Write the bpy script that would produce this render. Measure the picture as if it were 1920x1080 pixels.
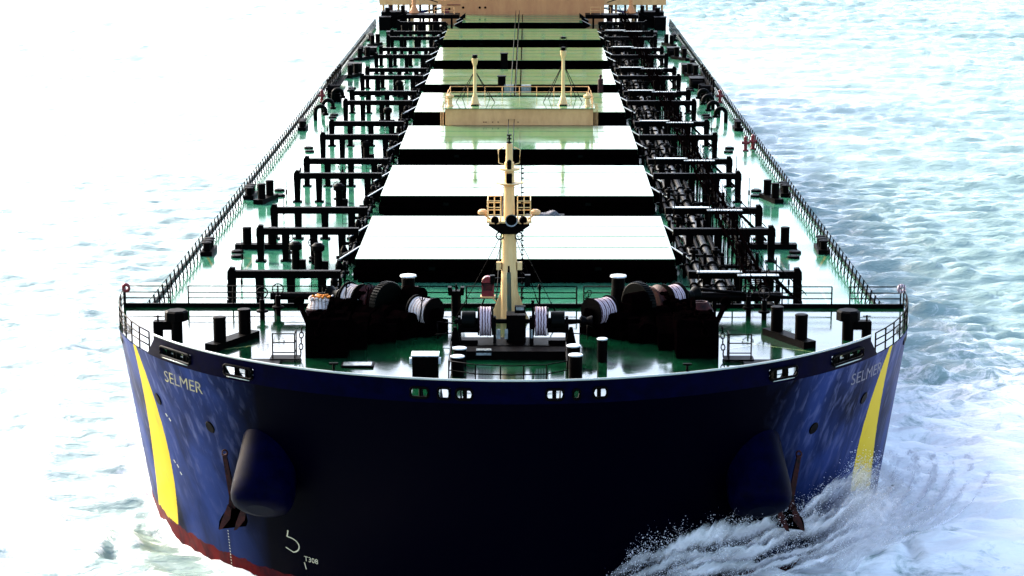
import bpy, math, random
import numpy as np
from mathutils import Vector, Matrix, noise
R = math.radians
random.seed(7); rng = np.random.default_rng(7)
for o in list(bpy.data.objects): bpy.data.objects.remove(o)
S = bpy.context.scene; COL = S.collection

# ------------------------------------------------------------------ camera, sky, sun, exposure
cam = bpy.data.objects.new('camera', bpy.data.cameras.new('camera')); COL.objects.link(cam)
cam.location = (0.79, -102.0, 38.0)
cam.data.sensor_width = 36; cam.data.lens = 36*4270/1920
cam.data.clip_start = 1; cam.data.clip_end = 30000
cam.rotation_euler = (R(90)-math.atan(863/4270), 0, math.atan(30/4270))
S.camera = cam
SUN_EL, SUN_AZ = R(27), R(-46)            # the sun stands behind the ship, to its right-hand side (left of the picture)
w = bpy.data.worlds.new('World'); S.world = w; w.use_nodes = True
wn = w.node_tree.nodes; wl = w.node_tree.links
sky = wn.new('ShaderNodeTexSky'); sky.sky_type = 'NISHITA'; sky.sun_disc = False
sky.sun_elevation = SUN_EL; sky.sun_rotation = SUN_AZ
sky.air_density = 0.75; sky.dust_density = 3.0; sky.ozone_density = 1.0
wl.new(sky.outputs[0], wn['Background'].inputs['Color']); wn['Background'].inputs['Strength'].default_value = 0.13
sl = bpy.data.lights.new('sun', 'SUN'); sl.energy = 1.5; sl.angle = R(12); sl.color = (1, .96, .9)
sun = bpy.data.objects.new('sun', sl); COL.objects.link(sun); sun.location = (-60, 100, 120)
sd = Vector((math.sin(SUN_AZ)*math.cos(SUN_EL), math.cos(SUN_AZ)*math.cos(SUN_EL), math.sin(SUN_EL)))
sun.rotation_euler = sd.to_track_quat('Z', 'Y').to_euler()
S.view_settings.view_transform = 'Standard'; S.view_settings.look = 'None'
S.view_settings.exposure = 2.7; S.view_settings.gamma = 1.0

# ------------------------------------------------------------------ materials
def mat(name, col, rough=.5, spec=.5, metal=0, noise_amt=0, scale=2.0, col2=None, bump=0, bscale=20, ior=1.5, rough2=None, stretch=(1, 1, 1)):
    m = bpy.data.materials.new(name); m.use_nodes = True
    n = m.node_tree.nodes; l = m.node_tree.links; b = n['Principled BSDF']
    b.inputs['Base Color'].default_value = (*col, 1); b.inputs['Roughness'].default_value = rough
    b.inputs['Metallic'].default_value = metal; b.inputs['Specular IOR Level'].default_value = spec; b.inputs['IOR'].default_value = ior
    tc = n.new('ShaderNodeTexCoord'); mp = n.new('ShaderNodeMapping'); mp.inputs['Scale'].default_value = stretch
    l.new(tc.outputs['Object'], mp.inputs[0])
    if col2:
        t = n.new('ShaderNodeTexNoise'); t.inputs['Scale'].default_value = scale; t.inputs['Detail'].default_value = 6; t.inputs['Roughness'].default_value = .65
        l.new(mp.outputs[0], t.inputs['Vector'])
        r = n.new('ShaderNodeValToRGB'); r.color_ramp.elements[0].position = .5-noise_amt; r.color_ramp.elements[1].position = .5+noise_amt
        r.color_ramp.elements[0].color = (*col, 1); r.color_ramp.elements[1].color = (*col2, 1)
        l.new(t.outputs[0], r.inputs[0]); l.new(r.outputs[0], b.inputs['Base Color'])
    if rough2 is not None:
        t = n.new('ShaderNodeTexNoise'); t.inputs['Scale'].default_value = scale*.7; t.inputs['Detail'].default_value = 5
        l.new(mp.outputs[0], t.inputs['Vector'])
        r = n.new('ShaderNodeMapRange'); r.inputs['From Min'].default_value = .4; r.inputs['From Max'].default_value = .65
        r.inputs['To Min'].default_value = rough; r.inputs['To Max'].default_value = rough2
        l.new(t.outputs[0], r.inputs['Value']); l.new(r.outputs[0], b.inputs['Roughness'])
    if bump:
        t = n.new('ShaderNodeTexNoise'); t.inputs['Scale'].default_value = bscale; t.inputs['Detail'].default_value = 3
        l.new(mp.outputs[0], t.inputs['Vector'])
        p = n.new('ShaderNodeBump'); p.inputs['Strength'].default_value = bump; p.inputs['Distance'].default_value = .02
        l.new(t.outputs[0], p.inputs['Height']); l.new(p.outputs[0], b.inputs['Normal'])
    return m

M = {}
M['black'] = mat('dark_deck_paint', (.0003, .0003, .00025), .45, .018, noise_amt=.12, scale=3, col2=(.0014, .0006, .0005), rough2=.5)
M['blackgreen'] = mat('dark_green_paint', (.0002, .0010, .0005), .4, .03, noise_amt=.15, scale=3, col2=(.0006, .0005, .0003), rough2=.5)
M['deck'] = mat('wet_green_deck_paint', (.0015, .026, .009), .06, .28, noise_amt=.15, scale=.35, col2=(.001, .007, .003), rough2=.16, bump=.10, bscale=2.2, ior=1.5)
M['maindeck'] = mat('wet_main_deck_paint', (.035, .15, .085), .08, .26, noise_amt=.15, scale=.3, col2=(.018, .10, .05), rough2=.22, bump=.08, bscale=2.0, ior=1.5)
M['hatch'] = mat('wet_hatch_paint', (.05, .145, .05), .06, .22, noise_amt=.12, scale=.5, col2=(.07, .135, .06), rough2=.14, bump=.06, bscale=1.6, ior=1.52, stretch=(1, .5, 1))
M['pipe'] = mat('wet_dark_pipe_paint', (.0004, .0008, .0005), .3, .06, noise_amt=.12, scale=3, col2=(.0014, .0006, .0005), rough2=.5)
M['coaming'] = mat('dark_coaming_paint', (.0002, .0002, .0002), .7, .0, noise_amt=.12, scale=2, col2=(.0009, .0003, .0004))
M['rim'] = mat('pale_rail_edge', (.30, .32, .28), .25, .5)
M['tan'] = mat('tan_paint', (.62, .33, .125), .5, .2, noise_amt=.14, scale=1.2, col2=(.50, .25, .09), stretch=(1, 1, .4))
M['orange'] = mat('sunworn_tan_paint', (.52, .22, .075), .5, .2, noise_amt=.14, scale=.8, col2=(.44, .17, .06), stretch=(1, 1, .3))
M['yellow'] = mat('mast_paint', (.62, .43, .18), .5, .2, noise_amt=.14, scale=2.0, col2=(.52, .31, .11), stretch=(1, 1, .25))
M['rust'] = mat('rusty_iron', (.045, .006, .004), .6, .15, noise_amt=.15, scale=3, col2=(.002, .0006, .0006))
M['red'] = mat('red_paint', (.16, .004, .006), .4, .4, noise_amt=.1, scale=4, col2=(.10, .003, .004))
M['rope'] = mat('pale_rope', (.60, .52, .47), .8, .1, noise_amt=.12, scale=9, col2=(.20, .13, .12), bump=.6, bscale=30)
M['rope2'] = mat('pink_rope', (.50, .34, .37), .8, .1, noise_amt=.08, scale=14, col2=(.06, .02, .025), bump=.6, bscale=30)
M['white'] = mat('white_paint', (.55, .58, .55), .35, .4, noise_amt=.15, scale=5, col2=(.35, .38, .36))
M['greenpipe'] = mat('green_pipe_paint', (.02, .05, .03), .3, .4, noise_amt=.12, scale=2, col2=(.05, .045, .02))
M['line'] = mat('worn_yellow_line', (.16, .16, .055), .12, .7, noise_amt=.12, scale=2.5, col2=(.02, .08, .03), rough2=.2)
M['glass'] = mat('dark_glass', (.01, .012, .015), .08, .6)
M['steel'] = mat('pale_steel', (.22, .24, .22), .22, .6, noise_amt=.1, scale=6, col2=(.12, .13, .12))
M['letter'] = mat('worn_gold_lettering', (.34, .29, .09), .5, .2, noise_amt=.16, scale=2.2, col2=(.07, .08, .13))
M['mark'] = mat('white_hull_marking', (.34, .33, .24), .5, .2)
M['orangecloth'] = mat('orange_line', (.40, .12, .01), .7, .1)
M['tarp'] = mat('grey_cloth', (.14, .13, .14), .8, .1, noise_amt=.1, scale=6, col2=(.05, .05, .05), bump=.5, bscale=10)

def rope_stripes(m, dark, light, scale):
    n = m.node_tree.nodes; l = m.node_tree.links; b = n['Principled BSDF']
    tc = n.new('ShaderNodeTexCoord'); wv = n.new('ShaderNodeTexWave'); wv.wave_type = 'BANDS'; wv.bands_direction = 'X'; wv.inputs['Scale'].default_value = scale; wv.inputs['Distortion'].default_value = 2.5; wv.inputs['Detail'].default_value = 3; wv.inputs['Detail Scale'].default_value = 2
    l.new(tc.outputs['Object'], wv.inputs['Vector']); r = n.new('ShaderNodeValToRGB'); r.color_ramp.elements[0].position = .12; r.color_ramp.elements[1].position = .5
    r.color_ramp.elements[0].color = (*dark, 1); r.color_ramp.elements[1].color = (*light, 1); l.new(wv.outputs['Fac'], r.inputs[0]); l.new(r.outputs[0], b.inputs['Base Color'])
rope_stripes(M['rope2'], (.06, .02, .025), (.45, .36, .37), 2.2); rope_stripes(M['rope'], (.26, .20, .17), (.52, .46, .41), 1.6)
def hull_mat():
    m = bpy.data.materials.new('hull_paint'); m.use_nodes = True
    n = m.node_tree.nodes; l = m.node_tree.links; b = n['Principled BSDF']
    tc = n.new('ShaderNodeTexCoord'); sp = n.new('ShaderNodeSeparateXYZ'); l.new(tc.outputs['Object'], sp.inputs[0])
    def mth(op, a, bb=None, clamp=False):
        q = n.new('ShaderNodeMath'); q.operation = op; q.use_clamp = clamp
        for i, v in enumerate((a, bb)):
            if v is None: continue
            if isinstance(v, (int, float)): q.inputs[i].default_value = v
            else: l.new(v, q.inputs[i])
        return q.outputs[0]
    X, Y, Z = sp.outputs
    def noi(scale, st=(1, 1, 1), det=5, dist=0):
        mp = n.new('ShaderNodeMapping'); mp.inputs['Scale'].default_value = st; l.new(tc.outputs['Object'], mp.inputs[0])
        t = n.new('ShaderNodeTexNoise'); t.inputs['Scale'].default_value = scale; t.inputs['Detail'].default_value = det; t.inputs['Distortion'].default_value = dist
        l.new(mp.outputs[0], t.inputs['Vector']); return t.outputs[0]
    def mix(f, a, c):
        q = n.new('ShaderNodeMix'); q.data_type = 'RGBA'
        if isinstance(f, float): q.inputs[0].default_value = f
        else: l.new(f, q.inputs[0])
        for i, v in ((6, a), (7, c)):
            if isinstance(v, tuple): q.inputs[i].default_value = (*v, 1)
            else: l.new(v, q.inputs[i])
        return q.outputs[2]
    def ramp(v, a, c): 
        q = n.new('ShaderNodeMapRange'); q.inputs['From Min'].default_value = a; q.inputs['From Max'].default_value = c; l.new(v, q.inputs['Value']); return q.outputs[0]
    # navy; grazing sheen on the flanks painted in as paler, scuffed blue-grey
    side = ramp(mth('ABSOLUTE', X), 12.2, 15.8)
    sheen_scuff = mth('MULTIPLY', ramp(noi(.35, (1, 1, .5), 6, .6), .28, .62), side)
    sheen_streak = mth('MULTIPLY', ramp(noi(2.2, (1, 1, .22), 6, .4), .5, .8), side)
    base = mix(sheen_scuff, (.0, .0, .0017), (.017, .031, .115))
    base = mix(mth('MULTIPLY', sheen_streak, mth('MULTIPLY', ramp(Z, 1.5, 10.5), .75)), base, (.13, .14, .25))
    # the yellow stripe between two curves of Y over Z
    z2 = mth('MULTIPLY', Z, Z)
    L = mth('ADD', mth('SUBTRACT', 21.3, mth('MULTIPLY', Z, 1.07)), mth('MULTIPLY', z2, .0275))
    Rr = mth('ADD', mth('SUBTRACT', 17.3, mth('MULTIPLY', Z, .92)), mth('MULTIPLY', z2, .04))
    edge = mth('MULTIPLY', mth('SUBTRACT', noi(3, det=4), .5), .12)
    inb = mth('MULTIPLY', mth('GREATER_THAN', mth('ADD', Y, edge), Rr), mth('LESS_THAN', mth('ADD', Y, edge), L))
    worn = mix(ramp(noi(1.5, (1, 1, .3), 6), .62, .8), (.47, .33, .018), (.33, .22, .03))
    base = mix(inb, base, worn)
    # red boot topping with an uneven upper edge
    zz = mth('ADD', Z, mth('MULTIPLY', mth('SUBTRACT', noi(.9, det=6), .5), .9))
    boot = mth('LESS_THAN', zz, .95)
    red = mix(ramp(noi(1.3, (1, 1, .5), 6), .4, .65), (.075, .004, .004), (.02, .003, .005))
    base = mix(boot, base, red)
    l.new(base, b.inputs['Base Color'])
    b.inputs['Specular IOR Level'].default_value = .008
    rr = n.new('ShaderNodeMapRange'); rr.inputs['To Min'].default_value = .34; rr.inputs['To Max'].default_value = .5; l.new(noi(.6), rr.inputs['Value']); l.new(rr.outputs[0], b.inputs['Roughness'])
    # plate seams and slight buckling between frames
    bp = n.new('ShaderNodeBump'); bp.inputs['Strength'].default_value = .25; bp.inputs['Distance'].default_value = .06
    l.new(noi(.5, (1, 1, .6), 3), bp.inputs['Height']); l.new(bp.outputs[0], b.inputs['Normal'])
    return m
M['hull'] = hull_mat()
M['navy'] = mat('navy_paint', (.0, .0001, .0042), .42, .010, noise_amt=.12, scale=1.5, col2=(.0, .0002, .008))

# ------------------------------------------------------------------ mesh helpers
class MB:
    def __init__(s): s.v = []; s.f = []; s.sm = []; s.mi = []
    def add(s, vs, fs, smooth=False, mi=0):
        o = len(s.v); s.v += [tuple(p) for p in vs]
        for f in fs: s.f.append(tuple(i+o for i in f)); s.sm.append(smooth); s.mi.append(mi)
    def box(s, cx, cy, cz, sx, sy, sz, rz=0, mi=0, tap=1.0):
        c, d = math.cos(rz), math.sin(rz); vs = []
        for k in (0, 1):
            t = tap if k else 1
            for a, b in ((-1, -1), (1, -1), (1, 1), (-1, 1)):
                x, y = a*sx/2*t, b*sy/2*t
                vs.append((cx+x*c-y*d, cy+x*d+y*c, cz+(k-.5)*sz))
        s.add(vs, [(3, 2, 1, 0), (4, 5, 6, 7), (0, 1, 5, 4), (1, 2, 6, 5), (2, 3, 7, 6), (3, 0, 4, 7)], mi=mi); return s
    def cyl(s, p0, p1, r0, r1=None, n=14, caps=True, mi=0):
        r1 = r0 if r1 is None else r1
        p0, p1 = Vector(p0), Vector(p1); d = (p1-p0)
        if d.length < 1e-6: return s
        q = d.to_track_quat('Z', 'Y'); A = []; B = []
        for i in range(n):
            a = 2*math.pi*i/n; u = q @ Vector((math.cos(a), math.sin(a), 0)); A.append(p0+u*r0); B.append(p1+u*r1)
        s.add(A+B, [(i, (i+1) % n, n+(i+1) % n, n+i) for i in range(n)], True, mi)
        if caps:
            s.add(A, [tuple(range(n-1, -1, -1))], mi=mi); s.add(B, [tuple(range(n))], mi=mi)
        return s
    def bar(s, p0, p1, wd, th, mi=0):           # rectangular bar, width horizontal, thickness across
        p0, p1 = Vector(p0), Vector(p1); d = (p1-p0).normalized()
        u = d.cross(Vector((0, 0, 1)))
        u = Vector((1, 0, 0)) if u.length < .05 else u.normalized()
        v = u.cross(d).normalized(); vs = []
        for p in (p0, p1):
            for a, b in ((-1, -1), (1, -1), (1, 1), (-1, 1)): vs.append(p+u*(a*wd/2)+v*(b*th/2))
        s.add(vs, [(3, 2, 1, 0), (4, 5, 6, 7), (0, 1, 5, 4), (1, 2, 6, 5), (2, 3, 7, 6), (3, 0, 4, 7)], mi=mi); return s
    def tube(s, pts, r, n=6, closed=False, mi=0):
        pts = [Vector(p) for p in pts]; m = len(pts); rings = []
        up = Vector((0, 0, 1))
        for i, p in enumerate(pts):
            a = pts[(i-1) % m] if (closed or i > 0) else p; b = pts[(i+1) % m] if (closed or i < m-1) else p
            d = (b-a).normalized(); u = d.cross(up)
            u = Vector((1, 0, 0)) if u.length < .02 else u.normalized()
            v = u.cross(d).normalized()
            rings += [p+(u*math.cos(2*math.pi*k/n)+v*math.sin(2*math.pi*k/n))*r for k in range(n)]
        fs = []
        for i in range(m if closed else m-1):
            j = (i+1) % m
            fs += [(i*n+k, i*n+(k+1) % n, j*n+(k+1) % n, j*n+k) for k in range(n)]
        if not closed: fs += [tuple(range(n-1, -1, -1)), tuple((m-1)*n+k for k in range(n))]
        s.add(rings, fs, True, mi); return s
    def sph(s, c, r, n=12, m=8, sz=1, mi=0, half=False):
        c = Vector(c); vs = []; fs = []
        lo = 0 if half else -math.pi/2
        for j in range(m+1):
            t = lo+(math.pi/2-lo)*j/m
            for i in range(n):
                a = 2*math.pi*i/n; vs.append(c+Vector((math.cos(a)*math.cos(t)*r, math.sin(a)*math.cos(t)*r, math.sin(t)*r*sz)))
        for j in range(m):
            for i in range(n): fs.append((j*n+i, j*n+(i+1) % n, (j+1)*n+(i+1) % n, (j+1)*n+i))
        s.add(vs, fs, True, mi); return s
    def lathe(s, c, prof, n=18, axis=None, mi=0):   # prof: (r, h) along axis (default z)
        c = Vector(c); q = Vector(axis).to_track_quat('Z', 'Y') if axis else None; vs = []; fs = []
        for r, h in prof:
            for i in range(n):
                a = 2*math.pi*i/n; p = Vector((math.cos(a)*r, math.sin(a)*r, h)); vs.append(c+(q @ p if q else p))
        m = len(prof)
        for j in range(m-1):
            for i in range(n): fs.append((j*n+i, j*n+(i+1) % n, (j+1)*n+(i+1) % n, (j+1)*n+i))
        s.add(vs, fs, False, mi)
        s.add(vs[:n], [tuple(range(n-1, -1, -1))], mi=mi); s.add(vs[-n:], [tuple(range(n))], mi=mi); return s
    def prism(s, poly, p0, ex, ey, ez, th, mi=0):   # poly in (ex,ey) plane, thickness th along ez, centred
        p0, ex, ey, ez = map(Vector, (p0, ex, ey, ez)); n = len(poly)
        A = [p0+ex*a+ey*b-ez*th/2 for a, b in poly]; B = [p+ez*th for p in A]
        s.add(A+B, [tuple(range(n-1, -1, -1)), tuple(range(n, 2*n))]+[(i, (i+1) % n, n+(i+1) % n, n+i) for i in range(n)], mi=mi); return s
    def cut(s): s.cuts = getattr(s, 'cuts', [])+[(len(s.v), len(s.f))]; return s
    def each(s, name, mats, parent=None, **k):      # one object per piece between cuts
        c = [(0, 0)]+s.cuts; out = []
        for (v0, f0), (v1, f1) in zip(c, c[1:]):
            if f1 == f0: continue
            q = MB(); q.v = s.v[v0:v1]; q.f = [tuple(i-v0 for i in f) for f in s.f[f0:f1]]; q.sm = s.sm[f0:f1]; q.mi = s.mi[f0:f1]
            ctr = sum((Vector(p) for p in q.v), Vector())/len(q.v); q.v = [tuple(Vector(p)-ctr) for p in q.v]
            out.append(q.build(name, mats, parent, loc=ctr, **k))
        return out
    def build(s, name, mats, parent=None, loc=(0, 0, 0), rz=0, bevel=0):
        me = bpy.data.meshes.new(name); me.from_pydata(s.v, [], s.f)
        for m in (mats if isinstance(mats, (list, tuple)) else [mats]): me.materials.append(M[m])
        me.polygons.foreach_set('use_smooth', s.sm); me.polygons.foreach_set('material_index', s.mi); me.update()
        o = bpy.data.objects.new(name, me); COL.objects.link(o); o.location = loc; o.rotation_euler = (0, 0, rz)
        if parent: o.parent = parent
        if bevel:
            b = o.modifiers.new('bevel', 'BEVEL'); b.width = bevel; b.segments = 2; b.limit_method = 'ANGLE'
        return o
def tag(o, label=None, cat=None, group=None, kind=None):
    for k, v in (('label', label), ('category', cat), ('group', group), ('kind', kind)):
        if v: o[k] = v
    return o
def empty(name, loc, label, cat, group=None, rz=0):
    o = bpy.data.objects.new(name, None); COL.objects.link(o); o.location = loc; o.rotation_euler = (0, 0, rz); o.empty_display_size = .5
    return tag(o, label, cat, group)
def copy(o, loc=None, rz=None, parent='same', sx=None):
    c = o.copy(); COL.objects.link(c)
    if parent != 'same': c.parent = parent
    if loc is not None: c.location = loc
    if rz is not None: c.rotation_euler = (0, 0, rz)
    if sx is not None: c.scale = (sx, 1, 1)
    for ch in o.children: copy(ch, parent=c)
    return c

# ------------------------------------------------------------------ sea
DK, FD, HT = 10.05, 11.95, 11.6       # main deck, forecastle deck, hatch cover tops (m above the water)
BH = 21.65
def hpar(z):
    t = max(0., min(1.05, z/FD)); return 21.7+10.3*(1-t), 4.5*(1-t)
def yhull(x, z):
    c, nn = hpar(z); return c-(c-nn)*math.sqrt(max(0., 1-(x/BH)**2))

def axis_pts(lo, hi, step, far, g=1.25):
    a = list(np.arange(lo, hi+.01, step)); s = step; v = hi
    while v < far: s *= g; v += s; a.append(v)
    s = step; v = lo
    while v > -far: s *= g; v -= s; a.insert(0, v)
    return np.array(a)
def make_sea():
    xs = axis_pts(-140, 140, .42, 9000); ys = axis_pts(-6, 150, .42, 9000)
    # coarser beyond 150 m up to 560 m
    ys = np.concatenate([ys[ys <= 150], np.arange(150.9, 560, .9), axis_pts(560, 561, 1, 9000)[axis_pts(560, 561, 1, 9000) > 561]])
    X, Y = np.meshgrid(xs, ys); Z = np.zeros_like(X)
    for i in range(90):
        lam = .95*(4.6/.95)**rng.random(); k = 2*math.pi/lam
        th = rng.normal(R(80), R(24)); ph = rng.random()*2*math.pi
        amp = .0150*lam**.75
        wv = np.sin(k*(X*math.cos(th)+Y*math.sin(th))+ph+.6*np.sin(.05*X+ph)+.5*np.sin(.07*Y-ph))
        Z += amp*wv
    for i in range(26):
        lam = 6*(18/6)**rng.random(); k = 2*math.pi/lam; th = rng.normal(R(84), R(16)); ph = rng.random()*6.28
        Z += .008*lam**.75*np.sin(k*(X*math.cos(th)+Y*math.sin(th))+ph+.8*np.sin(.04*X+ph))*np.clip(.35+Y/220, .35, 1.6)
    Z = Z*(.75+.35*np.sin(X*.023+1.3)*np.sin(Y*.017+.4))
    Z *= 1-.35/(1+np.exp((X+14)/9))          # the ship's lee is calmer
    Z += .10*np.maximum(Z, 0)**2
    ext = np.clip((3000-np.hypot(X, Y))/2500, 0, 1); Z *= ext
    # swell pushed off by the bow on both sides, falling away aft
    ax = np.abs(X); yc, nz = hpar(0)
    yw = np.where(ax < BH, yc-(yc-nz)*np.sqrt(np.clip(1-(ax/BH)**2, 0, 1)), 1e3)
    dout = np.where(Y > yc, ax-BH, np.where(ax < BH, (yw-Y)*.8, np.hypot(ax-BH, np.minimum(Y-yc, 0)*.35)))
    near = np.exp(-np.clip(dout, 0, 99)/1.6)*(dout > -1.5)*np.exp(-np.clip(Y-34, 0, 400)/28)
    Z += near*(.25+.5*np.clip(X/20, -0.3, 1))*(.7+.5*np.sin(X*1.7+Y*1.1))
    ridge = np.exp(-((dout-5-.10*np.clip(Y, 0, 200))/2.2)**2)*np.exp(-np.clip(Y-20, 0, 300)/60)
    Z += ridge*.45*(.6+.6*np.sin(Y*.5+X*.3))
    inside = (dout < -2.0) & (Y > 0) & (Y < 266)
    Z = np.where(inside, -.6, Z)
    foam = np.clip(np.exp(-np.clip(dout, 0, 99)/np.where(X > 0, 7.0, 2.6))*(dout > -3), 0, 1)*np.exp(-np.clip(Y-60, 0, 400)/90)
    foam = np.maximum(foam, ridge*.75)
    # the broad churned water of the bow wave spreading to the ship's port side and, thinner, on the other
    right = np.exp(-((X-42)/26)**2)*np.exp(-((Y-22)/36)**2)*1.15
    left = np.exp(-((X+58)/24)**2)*np.exp(-((Y-14)/30)**2)
    foam = np.clip(np.maximum(foam, np.maximum(right*.95, left*.9)), 0, 1)
    foam *= 1-.6*np.exp(-((X+18)/7)**2-((Y-8)/12)**2)
    foam *= 1-.92*np.exp(-((X-10)/7)**2-((Y-2)/7)**2)
    ny, nx = X.shape
    co = np.stack([X, Y, Z], -1).reshape(-1, 3).astype(np.float32)
    i = np.arange(nx*ny).reshape(ny, nx)
    q = np.stack([i[:-1, :-1], i[:-1, 1:], i[1:, 1:], i[1:, :-1]], -1).reshape(-1, 4)
    me = bpy.data.meshes.new('sea'); me.vertices.add(len(co)); me.vertices.foreach_set('co', co.ravel())
    me.loops.add(q.size); me.loops.foreach_set('vertex_index', q.ravel().astype(np.int32))
    me.polygons.add(len(q)); me.polygons.foreach_set('loop_start', (np.arange(len(q))*4).astype(np.int32)); me.polygons.foreach_set('loop_total', np.full(len(q), 4, np.int32))
    me.polygons.foreach_set('use_smooth', np.ones(len(q), bool)); me.update()
    at = me.attributes.new('foam', 'FLOAT', 'POINT'); at.data.foreach_set('value', foam.ravel().astype(np.float32))
    m = bpy.data.materials.new('sea_water'); m.use_nodes = True; n = m.node_tree.nodes; l = m.node_tree.links; b = n['Principled BSDF']
    tc = n.new('ShaderNodeTexCoord')
    def noi(scale, st, det, rough=.55, dist=0):
        mp = n.new('ShaderNodeMapping'); mp.inputs['Scale'].default_value = st; l.new(tc.outputs['Object'], mp.inputs[0])
        t = n.new('ShaderNodeTexNoise'); t.inputs['Scale'].default_value = scale; t.inputs['Detail'].default_value = det; t.inputs['Roughness'].default_value = rough; t.inputs['Distortion'].default_value = dist
        l.new(mp.outputs[0], t.inputs['Vector']); return t.outputs[0]
    fa = n.new('ShaderNodeAttribute'); fa.attribute_name = 'foam'
    def mth(op, a, c):
        q = n.new('ShaderNodeMath'); q.operation = op
        for k, v in enumerate((a, c)):
            if isinstance(v, (int, float)): q.inputs[k].default_value = v
            else: l.new(v, q.inputs[k])
        return q.outputs[0]
    # lacy foam: where attribute + noise passes a threshold; a thin general scatter of flecks
    lace = noi(.55, (1, 1.3, 1), 9, .68, 1.2)
    s_ = mth('ADD', mth('MULTIPLY', fa.outputs['Fac'], .62), mth('MULTIPLY', lace, .9))
    r = n.new('ShaderNodeMapRange'); r.inputs['From Min'].default_value = .60; r.inputs['From Max'].default_value = .86; r.interpolation_type = 'SMOOTHSTEP'; l.new(s_, r.inputs['Value'])
    mx = n.new('ShaderNodeMix'); mx.data_type = 'RGBA'; l.new(r.outputs[0], mx.inputs[0])
    mx.inputs[6].default_value = (.20, .285, .25, 1); mx.inputs[7].default_value = (.86, .84, .79, 1)
    l.new(mx.outputs[2], b.inputs['Base Color'])
    rr = n.new('ShaderNodeMapRange'); rr.inputs['To Min'].default_value = .14; rr.inputs['To Max'].default_value = .8; l.new(r.outputs[0], rr.inputs['Value']); l.new(rr.outputs[0], b.inputs['Roughness'])
    b.inputs['IOR'].default_value = 1.34; b.inputs['Specular IOR Level'].default_value = .5
    b1 = n.new('ShaderNodeBump'); b1.inputs['Strength'].default_value = .8; b1.inputs['Distance'].default_value = .3
    l.new(noi(1.3, (.55, 1.5, 1), 7, .62), b1.inputs['Height'])
    b2 = n.new('ShaderNodeBump'); b2.inputs['Strength'].default_value = .5; b2.inputs['Distance'].default_value = .08; l.new(lace, b2.inputs['Height']); l.new(b1.outputs[0], b2.inputs['Normal'])
    l.new(b2.outputs[0], b.inputs['Normal'])
    me.materials.append(m)
    o = bpy.data.objects.new('sea', me); COL.objects.link(o); o['kind'] = 'structure'
    return o
make_sea()

# ------------------------------------------------------------------ the ship
ship = empty('bulk_carrier', (0, 0, 0), 'dark blue bulk carrier steaming bow first with a row of green hatch covers', 'cargo ship')
# hull shell -----------------------------------------------------------
def hull_outline(z, nth=72):
    c, nn = hpar(z); pts = []
    for k in range(nth+1):
        th = -math.pi/2+math.pi*k/nth
        pts.append((BH*math.sin(th), c-(c-nn)*math.cos(th)))
    return pts
def make_hull():
    mb = MB(); NT = 96
    zs = [-2.5, -1.2, -.4, .4, 1.2, 2.2, 3.2, 4.2, 5.2, 6.2, 7.2, 8.2, 9.1, DK]
    def ring(z):
        p = hull_outline(max(z, 0), NT)
        aft = [(0.985, 216), (.93, 236), (.80, 252), (.55, 262), (.3, 265)]
        right = [(BH, y) for y in (60, 110, 160, 200)]+[(BH*a, y) for a, y in aft]
        left = [(-x, y) for x, y in reversed(right)]
        return [(x, y, z) for x, y in p+right+left]
    rings = [ring(z) for z in zs]; n = len(rings[0]); vs = [v for r_ in rings for v in r_]; fs = []
    for j in range(len(zs)-1):
        for i in range(n): fs.append((j*n+i, j*n+(i+1) % n, (j+1)*n+(i+1) % n, (j+1)*n+i))
    mb.add(vs, fs, True)
    # forecastle side from the main deck level up to the knuckle, back to the break of the forecastle
    zf = [DK, 10.7, 11.4, 11.9]; rows = []
    for z in zf:
        p = hull_outline(z, NT); rows.append([(x, min(y, 21.4), z) for x, y in p])
    nn = len(rows[0]); vs = [v for r_ in rows for v in r_]
    fs = [(j*nn+i, j*nn+i+1, (j+1)*nn+i+1, (j+1)*nn+i) for j in range(len(zf)-1) for i in range(nn-1)]
    mb.add(vs, fs, True)
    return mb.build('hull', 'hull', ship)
hull = make_hull()
def on_hull(x, z, off=.02):
    """point on the shell at athwartship x and height z, pushed out along the normal"""
    e = .01; y = yhull(x, z); dx = (yhull(x+e, z)-y)/e; dz = (yhull(x, z+e)-y)/e
    nrm = Vector((dx, -1, dz)).normalized(); return Vector((x, y, z))+nrm*off, nrm

# decks ---------------------------------------------------------------
def deck_poly():
    mb = MB(); n = 80; pts = [(0, 21.4, FD)]
    for k in range(n+1):
        th = -math.pi/2+math.pi*k/n; pts.append((BH*math.sin(th)*.999, min(21.4, 21.7-21.7*math.cos(th)), FD))
    mb.add(pts, [(0, k+1, k+2) for k in range(n)]); return mb.build('forecastle_deck', 'deck', ship)
deck_poly()
MB().add([(-BH, 21.4, DK), (BH, 21.4, DK), (BH, 212, DK), (-BH, 212, DK), (BH*.93, 236, DK), (-BH*.93, 236, DK), (BH*.5, 263, DK), (-BH*.5, 263, DK)],
         [(0, 1, 2, 3), (3, 2, 4, 5), (5, 4, 6, 7)]) if False else None
mb = MB(); mb.add([(-BH, 21.4, DK), (BH, 21.4, DK), (BH, 212, DK), (BH*.93, 236, DK), (BH*.5, 263, DK), (-BH*.5, 263, DK), (-BH*.93, 236, DK), (-BH, 212, DK)], [tuple(range(8))])
mb.build('main_deck', 'maindeck', ship)
mb = MB(); mb.box(0, 21.45, (DK+FD)/2, 2*BH-.1, .1, FD-DK-.01); mb.box(0, 21.44, FD+.10, 2*BH-.1, .12, .24)
mb.build('forecastle_bulkhead', 'black', ship)
# side plate edges of the main deck
for s in (-1, 1):
    mb = MB(); mb.box(s*(BH-.12), 117, DK+.09, .06, 190, .18); mb.build('deck_edge_bar', 'blackgreen', ship)

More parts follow.
